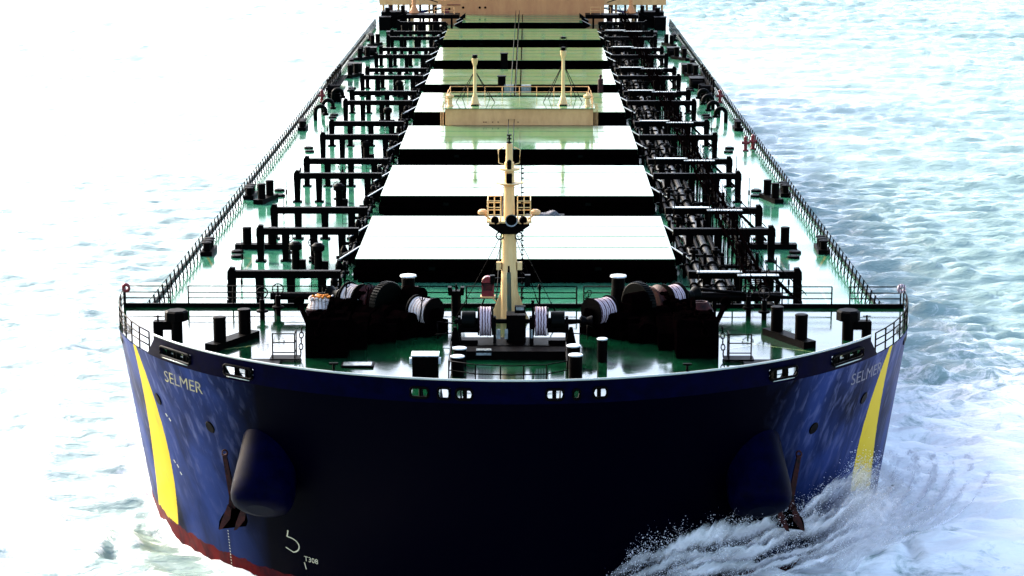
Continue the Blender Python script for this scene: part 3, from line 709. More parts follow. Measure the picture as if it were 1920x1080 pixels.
def windlass(s):
    """s=-1: ship's starboard (left in the picture). local x axis = shaft, pointing inboard/forward"""
    ang = R(-40) if s < 0 else R(180+40)
    mb = MB(); zc = 1.2
    mb.cyl((-4.0, 0, zc), (3.6, 0, zc), .14, n=12)
    mb.box(-.2, .1, .35, 6.9, 1.9, .7); [mb.cyl((x, -1.1*(-s), .75), (x+w_, -1.1*(-s), .75), r_, n=20) for x, w_, r_ in ((-3.0, .8, .62), (-1.9, .5, .75), (-1.1, 1.3, .5), (.6, .5, .72), (1.4, 1.2, .55))]; mb.box(-.3, -1.2*(-s), .2, 6.2, 1.6, .4)
    for x in (-3.1, -2.0, -.75, .35, 1.5, 3.35): mb.prism([(-.55, .2), (.55, .2), (.22, 1.45), (-.22, 1.45)], (x, 0, 0), (0, 1, 0), (0, 0, 1), (1, 0, 0), .16)
    mb.box(.9, .95, .9, 1.5, .9, 1.5); mb.cyl((.3, .95, 1.75), (1.5, .95, 1.75), .42, n=16)
    mb.box(-1.4, -.9, .55, 1.0, .5, .9); mb.box(2.4, -1.0, .45, 1.1, .4, .6)
    for x in (-2.6, -1.0, 2.9): mb.bar((x, -.9, .3), (x, -.55, 2.1), .05, .05); mb.tube([(x+.2*math.cos(t), -.55+.05*math.sin(t), 2.1+.2*math.sin(t)) for t in np.linspace(0, 6.283, 11)[:-1]], .025, 5, closed=True)
    mb.bar((-1.6, -.95, 1.15), (-1.2, -.95, 1.75), .09, .04, mi=1); mb.bar((-1.0, -.95, 1.2), (-.6, -.95, 1.1), .05, .03, mi=1)
    wd = mb.build('windlass', ['coaming', 'steel'], ship, (s*6.55, 16.4, FD), ang)
    drum('mooring_drum', (2.55, 0, zc), 1.25, .80, 'rope' if s < 0 else 'rope2', wd)
    drum('mooring_drum', (-2.55, 0, zc), .95, .86, 'rope' if s < 0 else 'rope2', wd)
    g = MB(); g.lathe((-.2, 0, zc+.05), [(1.12, -.22), (1.15, -.2), (1.15, .2), (1.12, .22)], 44, axis=(1, 0, 0)); g.box(-.2, .1, .6, .52, 1.7, .9)
    for k in range(44): a = k*2*math.pi/44; g.box(-.2, math.cos(a)*1.16, zc+.05+math.sin(a)*1.16, .36, .05, .05)
    g.build('gear_case', 'blackgreen', wd)
    cw = MB()
    cw.lathe((-1.35, 0, zc), [(.85, -.35), (.9, -.3), (.62, -.12), (.62, .12), (.9, .3), (.85, .35)], 28, axis=(1, 0, 0)); cw.build('chain_wheel', 'rust', wd)
    hd = MB(); hd.lathe((-4.0, 0, zc), [(.42, -.45), (.46, -.4), (.27, -.1), (.27, .1), (.44, .42), (.4, .46)], 24, axis=(1, 0, 0)); hd.build('warping_head', 'blackgreen', wd)
    # chain from the wheel down to the hawse
    return wd
def chain(name, pts, size, m, parent):
    pts = [Vector(p) for p in pts]; mb = MB(); L = sum((b-a).length for a, b in zip(pts, pts[1:])); n = int(L/(size*1.25)); 
    for i in range(n):
        d = (i+.5)/n*L
        for a, b in zip(pts, pts[1:]):
            if d <= (b-a).length: break
            d -= (b-a).length
        dr = (b-a).normalized(); c = a+dr*d; u = dr.cross(Vector((0, 0, 1)) if abs(dr.z) < .9 else Vector((1, 0, 0))).normalized(); v = dr.cross(u)
        if i % 2: u = v
        mb.tube([c+dr*(math.cos(t)*size*.85)+u*(math.sin(t)*size*.5) for t in np.linspace(0, 6.283, 9)[:-1]], size*.17, 5, closed=True)
    return mb.build(name, m, parent)
for s in (-1, 1):
    windlass(s)
    # hawse block and chain stopper forward of the windlass
    mb = MB(); mb.prism([(-1.9, 0), (2.4, 0), (2.4, .8), (1.1, 1.75), (-1.3, 1.75), (-1.9, 1.1)], (0, 0, 0), (0, 1, 0), (0, 0, 1), (1, 0, 0), 2.1)
    mb.cyl((-1.0, -1.2, 1.55), (1.0, -1.2, 1.55), .34, n=16); mb.box(0, .4, 1.82, 1.5, .8, .16); mb.prism([(0, 0), (1.6, 0), (1.0, .6), (.2, .5)], (0, 1.0, 1.75), (0, 1, 0), (0, 0, 1), (1, 0, 0), .2)
    for k in range(7): mb.sph((random.uniform(-.9, .9), random.uniform(-.9, 1.3), 1.8), random.uniform(.1, .22), 8, 5)
    mb.bar((-.9, -1.2, 1.5), (-1.6, .9, 2.25), .2, .2); mb.cyl((-1.6, .7, 2.3), (-1.6, 1.15, 2.3), .26, n=14); mb.cyl((-1.6, .6, 1.95), (-1.6, .6, 2.3), .06)
    hb = mb.build('chain_stopper', 'coaming', ship, (s*9.3, 11.0, FD), 0)
    if s > 0: hb.scale = (-1, 1, 1)
    hw_ = MB(); hw_.tube([(-1.6+.0*math.sin(t), 1.0+.12*math.sin(t), 2.3+.2*math.cos(t)) for t in np.linspace(0, 6.283, 10)[:-1]], .05, 6, closed=True); hw_.build('hand_wheel', 'blackgreen', hb)
    mb = MB(); mb.prism([(0, 0), (4.6, 0), (4.6, 1.0), (2.6, 1.2), (.4, .8)], (s*7.9, 10.9, FD), (0, 1, 0), (0, 0, 1), (1, 0, 0), .9); mb.cyl((s*7.0, 12.4, FD+.55), (s*7.0, 14.6, FD+.7), .55, n=16); mb.cyl((s*6.0, 12.9, FD+.45), (s*8.6, 12.9, FD+.45), .5, n=16); mb.cyl((s*6.2, 13.8, FD), (s*6.2, 13.8, FD+1.1), .4, n=14); mb.build('chain_guide', 'coaming', ship)
    chain('anchor_chain', [(s*7.9, 15.8, FD+2.0), (s*8.6, 13.4, FD+1.95), (s*9.2, 12.0, FD+1.9), (s*9.5, 9.8, FD+1.9), (s*9.7, 8.9, FD+1.2)], .34, 'coaming', ship)
    chain('lashing_chain', [(s*10.55, 9.6, FD+1.5), (s*10.6, 9.3, FD+.1)], .2, 'black', ship)
    # access ladder and small railed platform outboard of the stopper
    q = MB()
    q.box(s*11.3, 8.7, FD+.12, 1.5, .9, .06); q.box(s*12.3, 7.9, FD+.05, 1.6, 1.3, .1)
    for a, b in (((s*10.8, 8.4), (s*11.9, 8.4)), ((s*10.8, 8.4), (s*10.8, 9.2))):
        for z in (.45, .95, 1.4): q.cyl((a[0], a[1], FD+z), (b[0], b[1], FD+z), .03, n=6)
    for x, y in ((10.8, 8.4), (11.9, 8.4), (10.8, 9.2)): q.cyl((s*x, y, FD), (s*x, y, FD+1.42), .035, n=6)
    q.build('access_platform', 'black', ship)
    # mushroom vent behind the windlass
    v = MB(); v.lathe((0, 0, 0), [(.5, 0), (.36, 1.5), (.36, 1.9)], 18); v.lathe((0, 0, 1.95), [(.3, 0), (.46, .03), (.44, .1), (.2, .14)], 18, mi=1); v.box(.2, -.1, .7, .7, .6, 1.4)
    v.build('mushroom_vent', ['black', 'white'], ship, (s*5.75, 20.3, FD))
    # ladder frame beside the drum
    t_ = MB(); t_.tube([(0, 0, .9), (1.0, -.1, .8), (1.0, -.1, 0)], .04, 6); t_.tube([(-.1, -.6, .35), (1.3, -.5, .45)], .03, 6); t_.tube([(0, 0, .9), (0, 0, 0)], .04, 6); t_.build('hand_rail_frame', 'black', ship, (s*3.9, 13.6, FD)).scale = (-s, 1, 1)
    # valve wheels far outboard
    copy(V0, (s*13.55, 18.3, FD)); copy(V0, (s*12.8, 19.3, FD))
# pipe on the forecastle running between the valves and the windlass
mb = MB(); mb.cyl((-13.3, 20.1, FD+.9), (-9.7, 20.1, FD+.9), .2, n=10); mb.box(-13, 20.1, FD+.4, .2, .3, .8); mb.box(-11, 20.1, FD+.4, .2, .3, .8); mb.cut(); mb.cyl((9.7, 20.1, FD+.9), (14.6, 20.1, FD+.9), .26, n=10)
for x in (11, 14.4): mb.box(x, 20.1, FD+.4, .2, .3, .8)
mb.cyl((10, 20.0, FD+1.35), (15.2, 19.6, FD+.95), .09, n=8); mb.cut(); mb.each('fire_main', 'black', ship)
# roller post and central winch
mb = MB(); mb.cyl((0, 0, 0), (0, 0, 1.3), .27, n=16); mb.prism([(-.42, 1.15), (.42, 1.15), (.45, 1.6), (.25, 1.6), (.2, 1.4), (-.2, 1.4), (-.25, 1.6), (-.45, 1.6)], (0, 0, 0), (1, 0, 0), (0, 0, 1), (0, 1, 0), .45); mb.cyl((0, 0, 1.3), (0, 0, 1.75), .05)
mb.build('roller_post', 'black', ship, (-3.1, 19.3, FD))
cw = MB(); zc = 1.25
cw.box(0, 0, .1, 5.9, 1.9, .2); cw.cyl((-3.0, 0, zc), (3.9, 0, zc), .12, n=12)
for x in (-2.75, -.95, .9, 2.75): cw.prism([(-.55, .1), (.55, .1), (.2, 1.5), (-.2, 1.5)], (x, 0, 0), (0, 1, 0), (0, 0, 1), (1, 0, 0), .14)
for s in (-1, 1): cw.box(s*2.25, -.55, .28, .9, .1, .2); cw.box(s*2.25, .0, .95, .95, .9, .4); cw.prism([(-.3, .1), (.3, .1), (.08, 1.1), (-.08, 1.1)], (s*2.95, -.7, 0), (1, 0, 0), (0, 0, 1), (0, 1, 0), .16)
cw.box(.15, .3, .9, 1.0, 1.0, 1.4); cw.box(.35, -.3, 1.95, .55, .4, .35); cw.bar((1.0, -.5, .2), (1.0, -.5, 2.3), .1, .1); cw.box(1.0, -.5, 2.35, .16, .16, .2); cw.cyl((1.35, .4, 1.9), (1.35, .4, 2.9), .05); cw.sph((1.35, .4, 2.95), .1, 8, 6, 1.8)
cw.box(-.35, -.75, .75, .16, .1, .5, mi=1); cw.box(-.75, -.75, .75, .2, .1, .5, mi=1); cw.box(.95, -.7, .75, .1, .1, .45, mi=1); cw.box(.35, -.51, 2.02, .4, .02, .16, mi=1)
cw.lathe((3.75, 0, zc), [(.3, -.3), (.32, -.25), (.18, 0), (.3, .28), (.28, .32)], 18, axis=(1, 0, 0))
cwo = cw.build('mooring_winch', ['black', 'steel'], ship, (0.05, 12.1, FD))
for s in (-1, 1):
    drum('winch_drum', (s*1.42, 0, zc), .72, .72, 'rope2', cwo, rr=.74)
for s in (-1, 1):
    b = MB(); b.lathe((s*2.28, 0, zc), [(.5, -.36), (.52, -.3), (.52, .3), (.5, .36)], 26, axis=(1, 0, 0)); b.build('brake_drum', 'steel' if 0 else 'blackgreen', cwo)
# railed well forward of the winch
mb = MB()
for z in (.5, .95): mb.tube([(-3.0, 8.6, FD+z), (-3.0, 4.5, FD+z), (-1.7, 3.7, FD+z), (.0, 3.5, FD+z), (1.7, 3.7, FD+z), (2.7, 4.5, FD+z), (2.7, 8.6, FD+z)], .03, 6)
for x, y in ((-3.0, 8.6), (-3.0, 4.5), (-1.7, 3.7), (-.5, 3.5), (0.6, 3.5), (1.7, 3.7), (2.7, 4.5), (2.7, 8.6)): mb.cyl((x, y, FD), (x, y, FD+.97), .035, n=6)
mb.build('well_railing', 'black', ship)
mb = MB(); mb.box(-.1, 9.3, FD+.22, 5.6, 1.1, .44); mb.box(-1.4, 8.74, FD+.3, .75, .02, .12, mi=1); mb.box(-1.4, 9.0, FD+.47, .75, .4, .03, mi=1)
mb.build('winch_step', ['black', 'steel'], ship)
def mvent(x, y, h, r):
    v = MB(); v.cyl((0, 0, 0), (0, 0, h), r*.9, n=20); v.lathe((0, 0, h), [(r*.9, -.03), (r*.97, 0), (r*.97, .03), (r*.85, .05)], 22, mi=1); return v.build('drum_vent', ['black', 'white'], ship, (x, y, FD))
mvent(3.1, 4.9, 1.15, .37); mvent(3.05, 7.1, 1.1, .37); mvent(4.5, 8.4, 1.15, .28); mvent(-2.6, 5.4, .95, .36); mvent(-2.55, 7.4, .9, .36)
mb = MB(); mb.box(0, 0, .55, 1.25, .8, 1.1); mb.box(0, 0, 1.13, 1.35, .95, .07, mi=1)
for s in (-1, 1): mb.box(s*.7, -.2, .85, .12, .3, .28, mi=1); mb.box(s*.35, -.48, 1.0, .06, .03, .2)
mb.build('deck_locker', ['black', 'white'], ship, (-4.15, 5.2, FD), bevel=.03)
mb = MB(); mb.box(0, 0, .05, 1.6, .9, .1, mi=0); mb.box(0, 0, .11, 1.4, .75, .03, mi=1)
hp_ = mb.build('deck_hatch', ['black', 'steel'], ship, (-7.6, 7.4, FD)); 

# rope guards / rails near the bitts
for s in (-1, 1):
    mb = MB(); mb.tube([(s*15.3, 7.9, FD), (s*15.3, 7.9, FD+.6), (s*14.4, 7.0, FD+.6), (s*14.4, 7.0, FD)], .035, 6); mb.build('rope_guard', 'black', ship)

# bow anchor bolsters --------------------------------------------------------
def bolster(s):
    ax = Vector((s*.10, -.60, -.79)).normalized(); E_ = Vector((s*12.15, 3.9, 5.6)); mb = MB()
    mb.lathe(E_-ax*5.6, [(1.3, 0), (1.45, 3.0), (1.56, 4.4), (1.55, 4.9), (1.48, 5.2), (1.34, 5.42), (1.1, 5.55), (.7, 5.62)], 48, axis=ax)
    for f in range(len(mb.sm)): mb.sm[f] = True
    o = mb.build('anchor_bolster', 'navy', ship)
    return o
for s in (-1, 1): bolster(s)

# small shell openings with rims
mb = MB()
for x, z in ((-15.0, 8.75), (-18.2, 9.2), (17.95, 9.45), (15.0, 8.75)):
    p, nn = on_hull(x, z, .02); q = nn.to_track_quat('Z', 'Y'); mb.lathe(p-nn*.05, [(.30, 0), (.34, .06), (.3, .09)], 16, axis=nn).cut()
mb.each('scupper_pipe', 'black', hull)

# hull lettering and marks ------------------------------------------------------
def text_mesh(txt):
    cu = bpy.data.curves.new('t', 'FONT'); cu.body = txt; cu.size = 1; cu.resolution_u = 3; cu.offset = .0
    o = bpy.data.objects.new('t', cu); COL.objects.link(o); dg = bpy.context.evaluated_depsgraph_get(); dg.update()
    me = bpy.data.meshes.new_from_object(o.evaluated_get(dg)); bpy.data.objects.remove(o)
    import bmesh
    bm = bmesh.new(); bm.from_mesh(me); bmesh.ops.triangulate(bm, faces=bm.faces); bmesh.ops.subdivide_edges(bm, edges=bm.edges, cuts=1)
    vs = [v.co.copy() for v in bm.verts]; bm.verts.index_update(); fs = [tuple(v.index for v in f.verts) for f in bm.faces]; bm.free(); return vs, fs
def hull_text(txt, name, th0, th1, z0, h, s, m, slope=0):
    """lay text along the shell from bearing th0 to th1 (deg from the stem)"""
    vs, fs = text_mesh(txt); W = max(v.x for v in vs); Hh = max(v.y for v in vs)
    out = []
    for v in vs:
        th = R(th0+(th1-th0)*v.x/W); z = z0+h*v.y/Hh+slope*v.x/W; c, nn = hpar(z); x = BH*math.sin(th)
        p, n_ = on_hull(x, z, .02); out.append(p)
    mb = MB(); mb.add(out, fs); return mb.build(name, m, hull)
hull_text('SELMER', 'name_lettering', -54.0, -44.6, 10.62, .66, -1, 'letter')
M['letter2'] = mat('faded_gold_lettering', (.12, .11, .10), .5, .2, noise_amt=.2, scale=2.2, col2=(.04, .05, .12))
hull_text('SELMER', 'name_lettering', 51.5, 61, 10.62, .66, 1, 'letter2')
def stroke(pts, wd, name, m='mark'):
    mb = MB(); P = [on_hull(x, z, .025)[0] for x, z in pts]; N = [on_hull(x, z)[1] for x, z in pts]; vs = []
    for i, p in enumerate(P):
        d = (P[min(i+1, len(P)-1)]-P[max(i-1, 0)]).normalized(); u = d.cross(N[i]).normalized()*wd/2; vs += [p-u, p+u]
    mb.add(vs, [(2*i, 2*i+1, 2*i+3, 2*i+2) for i in range(len(P)-1)]); return mb
mk = stroke([(-11.12, 3.7), (-11.2, 3.3)]+[(-11.2+.62*math.sin(t)**.9*1.0, 2.84+.46*math.cos(t)) for t in np.linspace(.05, 2.7, 12)]+[(-11.32, 2.62)], .07, 'bulb')
mk.build('bulbous_bow_mark', 'mark', hull)
hull_text('T308', 'tug_mark', -28.6, -26.4, 2.05, .3, -1, 'mark', slope=-.05)
stroke([(-10.36, 1.95), (-10.28, 1.55)], .06, 'a').build('tug_arrow', 'mark', hull)
mb = MB()
for k in range(13):
    z = 2.55-.19*k; q = stroke([(-14.62-.0*k, z), (-14.62, z-.09)], .07, 'd'); mb.add(q.v, q.f)
mb.build('draught_marks', 'mark', hull)
mb = MB()
for x, z in ((-17.7, 5.6), (-17.5, 5.4), (-17.35, 5.0), (-17.8, 8.5), (-17.6, 8.3)): q = stroke([(x, z), (x+.1, z-.15)], .14, 'd'); mb.add(q.v, q.f)
mb.build('tug_push_mark', 'mark', hull)

# midship signal platform between third and fourth hatch ----------------------------
mb = MB(); mb.box(0, 107.6, HT+.76, 13.4, 9.4, 1.52); mb.box(0, 107.6, HT+1.54, 13.7, 9.8, .06, mi=2); mb.box(0, 107.6, DK+.7, 13.0, 9.0, 1.5)
for x in (-3.2, -3.0, -2.4, -1.9, -.1): mb.box(x, 102.88, HT+.3, .12, .02, .08, mi=1)
plat = mb.build('signal_platform', ['tan', 'rust', 'hatch'], ship)
r_ = MB()
for z in (.45, .95): r_.tube([(-6.7, 102.9, HT+1.55+z), (-6.5, 112, HT+1.55+z), (6.5, 112, HT+1.55+z), (6.7, 102.9, HT+1.55+z)], .035, 5)
for x in np.linspace(-6.5, 6.5, 9): r_.cyl((x, 112, HT+1.5), (x, 112, HT+2.5), .04, n=5)
for s in (-1, 1):
    for y in (103, 106, 109): r_.cyl((s*6.65, y, HT+1.5), (s*6.65, y, HT+2.5), .04, n=5)
    for k in range(3): r_.cyl((s*(6.85+.12*k), 102.75, DK+.2), (s*(6.85+.12*k), 102.75, HT+2.0), .025, n=5)
r_.box(0, 112, HT+1.62, 13, .06, .12, mi=1); r_.build('platform_railing', ['tan', 'black'], plat)
for x, h, top in ((-4.05, 4.3, 0), (4.0, 5.0, 1)):
    m_ = MB(); m_.cyl((x, 105.3, HT+1.55), (x, 105.3, HT+1.55+h), .17, .13, n=14); m_.lathe((x, 105.3, HT+1.55), [(.6, 0), (.42, .12), (.2, .9)], 14)
    m_.lathe((x, 105.3, HT+1.5+h), [(.13, -.7), (.26, -.35), (.3, 0), (.12, .02)], 12)
    o = m_.build('lamp_mast', 'yellow', plat)
    q = MB(); q.cyl((x, 105.3, HT+1.55+h), (x, 105.3, HT+1.85+h), .24, n=12); q.box(x, 104.75, HT+1.62, .7, .3, .1)
    if top: q.cyl((x, 105.3, HT+2.6+h), (x, 105.3, HT+2.8+h), .24, n=12); q.bar((x-.3, 105.3, HT+1.55+h), (x-.3, 105.3, HT+2.8+h), .04, .04); q.bar((x+.3, 105.3, HT+1.55+h), (x+.3, 105.3, HT+2.8+h), .04, .04)
    q.build('mast_lamp', 'black', o)
    q = MB()
    for dx, dy in ((-1.8, 2), (1.8, 2), (-1.3, 5), (1.3, 5)): q.cyl((x, 105.3, HT+.4+h), (x+dx, 105.3+dy, HT+1.55), .035, n=5)
    q.build('mast_stay', 'black', o)
for x in (-6.3, 6.2):
    q = MB(); q.lathe((x, 104.4, HT+1.55), [(.4, 0), (.22, .15), (.2, .7), (.36, .8), (.36, 1.0), (.12, 1.15)], 14); q.cyl((x, 104.4, HT+2.65), (x, 104.4, HT+2.85), .1); q.build('platform_vent', 'yellow', plat)
# black ventilators standing in the hatch gaps
mb = MB(); mb.box(0, 0, 1.25, .8, .8, 2.5); mb.box(0, 0, 2.53, .92, .92, .08)
A0 = mb.build('gap_ventilator', 'black', ship, (-1.95, 135.4, DK)); copy(A0, (-1.95, 159.9, DK))
mb = MB(); mb.cyl((0, 0, 0), (0, 0, 2.3), .28); mb.cyl((0, 0, 2.3), (0, 0, 2.6), .1); mb.sph((0, 0, 2.6), .16, 8, 5); mb.build('gap_post', 'rust', ship, (8.35, 134.9, DK))
for x in (-1.2, .6):
    mb = MB(); mb.box(0, 0, .9, 1.0, .8, 1.6); mb.build('gap_locker', 'steel', ship, (x, 134.6, DK))

# superstructure ---------------------------------------------------------------------
mb = MB(); HYF = 229.0
mb.box(0, HYF+9, (DK+13.6)/2, 23.6, 18, 13.6-DK)
mb.box(0, HYF+9.5, 20.4, 23.4, 17, 12.2)
for z in (16.2, 18.9, 21.6, 24.3): mb.box(0, HYF+9.4, z, 23.6, 17.5, .14)
sup = mb.build('superstructure', 'orange', ship)
mb = MB(); mb.box(0, HYF+8, 13.35, 41.6, 14, 1.1); mb.build('wing_deck', 'tan', sup)
mb = MB(); mb.box(0, HYF+9, 27.9, 24, 15, 2.8); mb.box(0, HYF+7, 26.6, 43, 5, .3)
for s in (-1, 1): mb.box(s*17, HYF+4.6, 27.3, 9.5, .1, 1.2)
wb = mb.build('bridge', 'tan', sup)
for k in range(13):
    q = MB(); q.box(-10.8+k*1.8, HYF+1.46, 28.2, 1.4, .06, 1.0); q.build('window', 'glass', wb)
for z in (15.0, 17.6, 20.3, 23.0):
    for k in range(7):
        q = MB(); q.cyl((-9+k*3, HYF+.97, z), (-9+k*3, HYF+1.03, z), .32, n=14); q.build('porthole', 'glass', sup)
q = MB(); q.cyl((0, HYF+16, 29), (0, HYF+16, 36), 2.2, 1.9, n=20); q.build('funnel', 'navy', sup)
for s in (-1, 1):
    for k, x in enumerate((12.8, 13.6, 14.9, 16.2, 17.3, 18.1, 19.2, 20.3)):
        q = MB(); q.cyl((s*x, HYF+1.6+(k % 2)*.8, DK), (s*x, HYF+1.6+(k % 2)*.8, 12.8), .16 if k % 3 else .34, n=10); q.build('pillar', 'tan' if k % 2 else 'rust', sup)
q = MB()
for x, z in ((-8.6, 12.5), (-6.2, 12.5), (-5.4, 12.5), (-10.6, 12.3)): q.cyl((x, HYF-.06, z), (x, HYF+.05, z), .17, n=12)
q.cyl((-11.0, HYF-.25, 11.9), (-11.0, HYF, 11.9), .42, n=14, mi=1); q.bar((-10.9, HYF-.1, 12.9), (-9, HYF-.1, 12.9), .1, .1, mi=1)
q.build('wall_fitting', ['black', 'red'], sup)
# working platforms at the sides of the last hatch
for s in (-1, 1):
    q = MB(); q.box(s*12.6, 221, DK+1.9, 7.4, 3.4, .55); q.prism([(0, 0), (1.0, .75), (1.0, 0)], (s*9.0, 219.3, DK+1.7), (-s, 0, 0), (0, 0, 1), (0, 1, 0), .3)
    for x in (10, 12, 14, 16): q.bar((s*x, 219.5, DK), (s*x, 219.5, DK+1.7), .2, .2); q.bar((s*x, 222.5, DK), (s*x, 222.5, DK+1.7), .2, .2)
    q.build('side_platform', 'black', ship)
    railing('side_platform_railing', [(s*9.6, 220, DK+2.2), (s*12.4, 220, DK+2.2)], 1.0, 1.2, (.5, 1.0), .04, 'tan')
    # derrick post with a tan pedestal
    q = MB(); q.lathe((0, 0, 0), [(.75, 0), (.4, .7), (.28, 1.1), (.28, 3.0)], 16); q.sph((0, 0, 3.1), .42, 12, 8, mi=1); q.bar((0, 0, 2.6), (s*-3.4, -.2, 1.5), .14, .14, mi=1); q.bar((0, 0, .4), (-s*-3.4, -.2, -1.0), .14, .14, mi=1)
    q.build('derrick_post', ['orange', 'black'], ship, (s*15.4, 222.5, DK+2.2))
    q = MB(); q.box(s*18.3, 224.5, DK+1.15, 3.6, 3, 2.3); q.cyl((s*17, 223, DK+2.3), (s*17, 223, DK+3.2), .3, n=12); q.cyl((s*19.2, 223, DK+2.3), (s*19.2, 223, DK+2.9), .35, n=12)
    q.build('deck_house', 'black', ship)
    q = MB(); q.box(s*19.4, 220, DK+.9, 1.6, 1.6, 1.8); q.box(s*19.4, 220, DK+1.84, 1.75, 1.75, .08); q.build('stores_box', 'black', ship)
    q = MB()
    for x in (12, 14.1, 16.3): q.cyl((s*x, 212, DK), (s*x, 212, DK+1.6), .35, n=12).cut(); q.box(s*x, 216, DK+.6, 1.0, 1.2, 1.2).cut(); q.cyl((s*(x+.8), 218.3, DK), (s*(x+.8), 218.3, DK+1.3), .2, n=10).cut()
    q.each('deck_machinery', 'black', ship)

# ------------------------------------------------------------------ things that lie on or hang from the ship
for s in (-1, 1):
    a = empty('anchor', (s*14.0, 7.1, 4.8), 'rust brown anchor hanging beside the dark bolster, standing clear of the foam' if s < 0 else 'rust brown anchor hanging beside the dark bolster just above the bursting bow wave', 'anchor')
    # seen nearly edge-on: slim shank leaning inboard, one fluke turned out, heavy crown under the bolster's corner
    mb = MB(); mb.prism([(-.30, 3.3), (-.12, 3.35), (.28, 1.2), (.26, .5), (-.08, .5), (-.02, 1.2)], (0, -.3, -.55), (-s, 0, 0), (0, 0, 1), (0, 1, 0), .3); mb.build('shank', 'rust', a)
    mb = MB(); mb.prism([(-.55, -.05), (.82, .10), (.72, .62), (.20, .95), (-.20, .80), (-.5, .35)], (0, -.3, -.9), (-s, 0, 0), (0, 0, 1), (0, 1, 0), .8); mb.build('crown', 'coaming', a)
    for k in (0, 1):
        mb = MB(); mb.prism([(-.52, -.1), (-.38, .35), (-.05, 1.2), (.12, 1.0), (.05, .45), (-.35, -.05)], (.0-s*k*.75, -.75-.1*k, -.85), (-s, 0, 0), (0, 0, 1), (0, 1, 0), .16); mb.build('fluke', 'rust', a)
    mb = MB(); mb.tube([(s*.2+.13*math.cos(t), -.3, 2.85+.16*math.sin(t)) for t in np.linspace(0, 6.283, 12)[:-1]], .05, 6, closed=True); mb.build('shackle', 'rust', a)
# heap of pale hawser with an orange line on the left windlass side
a = empty('rope_heap', (-10.25, 18.0, FD), 'coiled pale mooring rope heap topped with orange line beside the left windlass', 'rope heap')
mb = MB(); mb.box(0, 0, .35, 1.7, 1.3, .7); mb.build('rope_crate', 'rust', a)
mb = MB()
for k in range(8):
    rr = .78-.035*k; mb.tube([(rr*math.cos(t)+.03*math.sin(5*t+k), rr*.72*math.sin(t), .74+.065*k+.03*math.sin(3*t+k)) for t in np.linspace(0, 6.283, 28)[:-1]], .06, 6, closed=True)
for k in range(5): mb.tube([(-.6+.25*k+.12*math.sin(j), -.5+.1*j, 1.22+.08*math.sin(j*1.3+k)) for j in range(11)], .06, 6)
mb.build('coil', 'rope', a)
mb = MB(); mb.tube([(-.5+.1*j, -.25+.2*math.sin(j*1.1), 1.34+.06*math.cos(j*2)) for j in range(11)], .07, 6); mb.tube([(-.3+.1*j, .1*math.cos(j), 1.38) for j in range(7)], .07, 6); mb.build('orange_line', 'orangecloth', a)
a2 = empty('rope_heap', (10.0, 17.0, FD), 'dark reddish heap of mooring rope beside the right windlass', 'rope heap')
mb = MB()
for k in range(7):
    rr = .62-.04*k; mb.tube([(rr*math.cos(t), rr*.72*math.sin(t), .84+.065*k) for t in np.linspace(0, 6.283, 28)[:-1]], .06, 6, closed=True)
mb.build('coil', 'rust', a2); mb = MB(); mb.box(0, 0, .4, 1.4, 1.1, .8); mb.build('rope_crate', 'black', a2)
# life rings hung at the forecastle corners
for s, lb in ((-1, 'red life ring hung on the left corner rail of the forecastle'), (1, 'faded pink life ring hung on the right corner rail of the forecastle')):
    mb = MB(); mb.tube([(.17*math.cos(t), 0, .17*math.sin(t)) for t in np.linspace(0, 6.283, 21)[:-1]], .095, 8, closed=True)
    tag(mb.build('life_ring', 'red' if s < 0 else 'rope2', None, (s*21.35, 20.9, FD+1.2)), lb, 'life ring')
mb = MB(); nx_, ny_ = 26, 12; vs = []
for i in range(nx_+1):
    for j in range(ny_+1):
        u, v = i/nx_, j/ny_; ed = min(1, 6*min(u, 1-u, v, 1-v)); n1 = noise.noise(Vector((u*4.5, v*2.5, 1.3))); n2 = abs(noise.noise(Vector((u*13, v*6, 4.1))))
        vs.append(((u-.5)*2.1+.1*n1, (v-.5)*.9+.12*n2, ed*(.10+.22*max(0, n1+u-.4)+.10*n2)))
mb.add(vs, [(i*(ny_+1)+j, (i+1)*(ny_+1)+j, (i+1)*(ny_+1)+j+1, i*(ny_+1)+j+1) for i in range(nx_) for j in range(ny_)], True)
tp = mb.build('tarpaulin', 'tarp', None, (2.0, 55.0, DK+1.42)); tp.modifiers.new('t', 'SOLIDIFY').thickness = .03
tag(tp, 'crumpled grey tarpaulin lying behind the foremost hatch cover, right of the mast', 'tarpaulin')
mb = MB(); mb.box(2.0, 55.0, .7, 2.6, 1.2, 1.4); mb.box(2.0, 55.0, 1.405, 2.7, 1.3, .03); mb.build('gap_locker', 'black', ship, (0, 0, DK-.01))


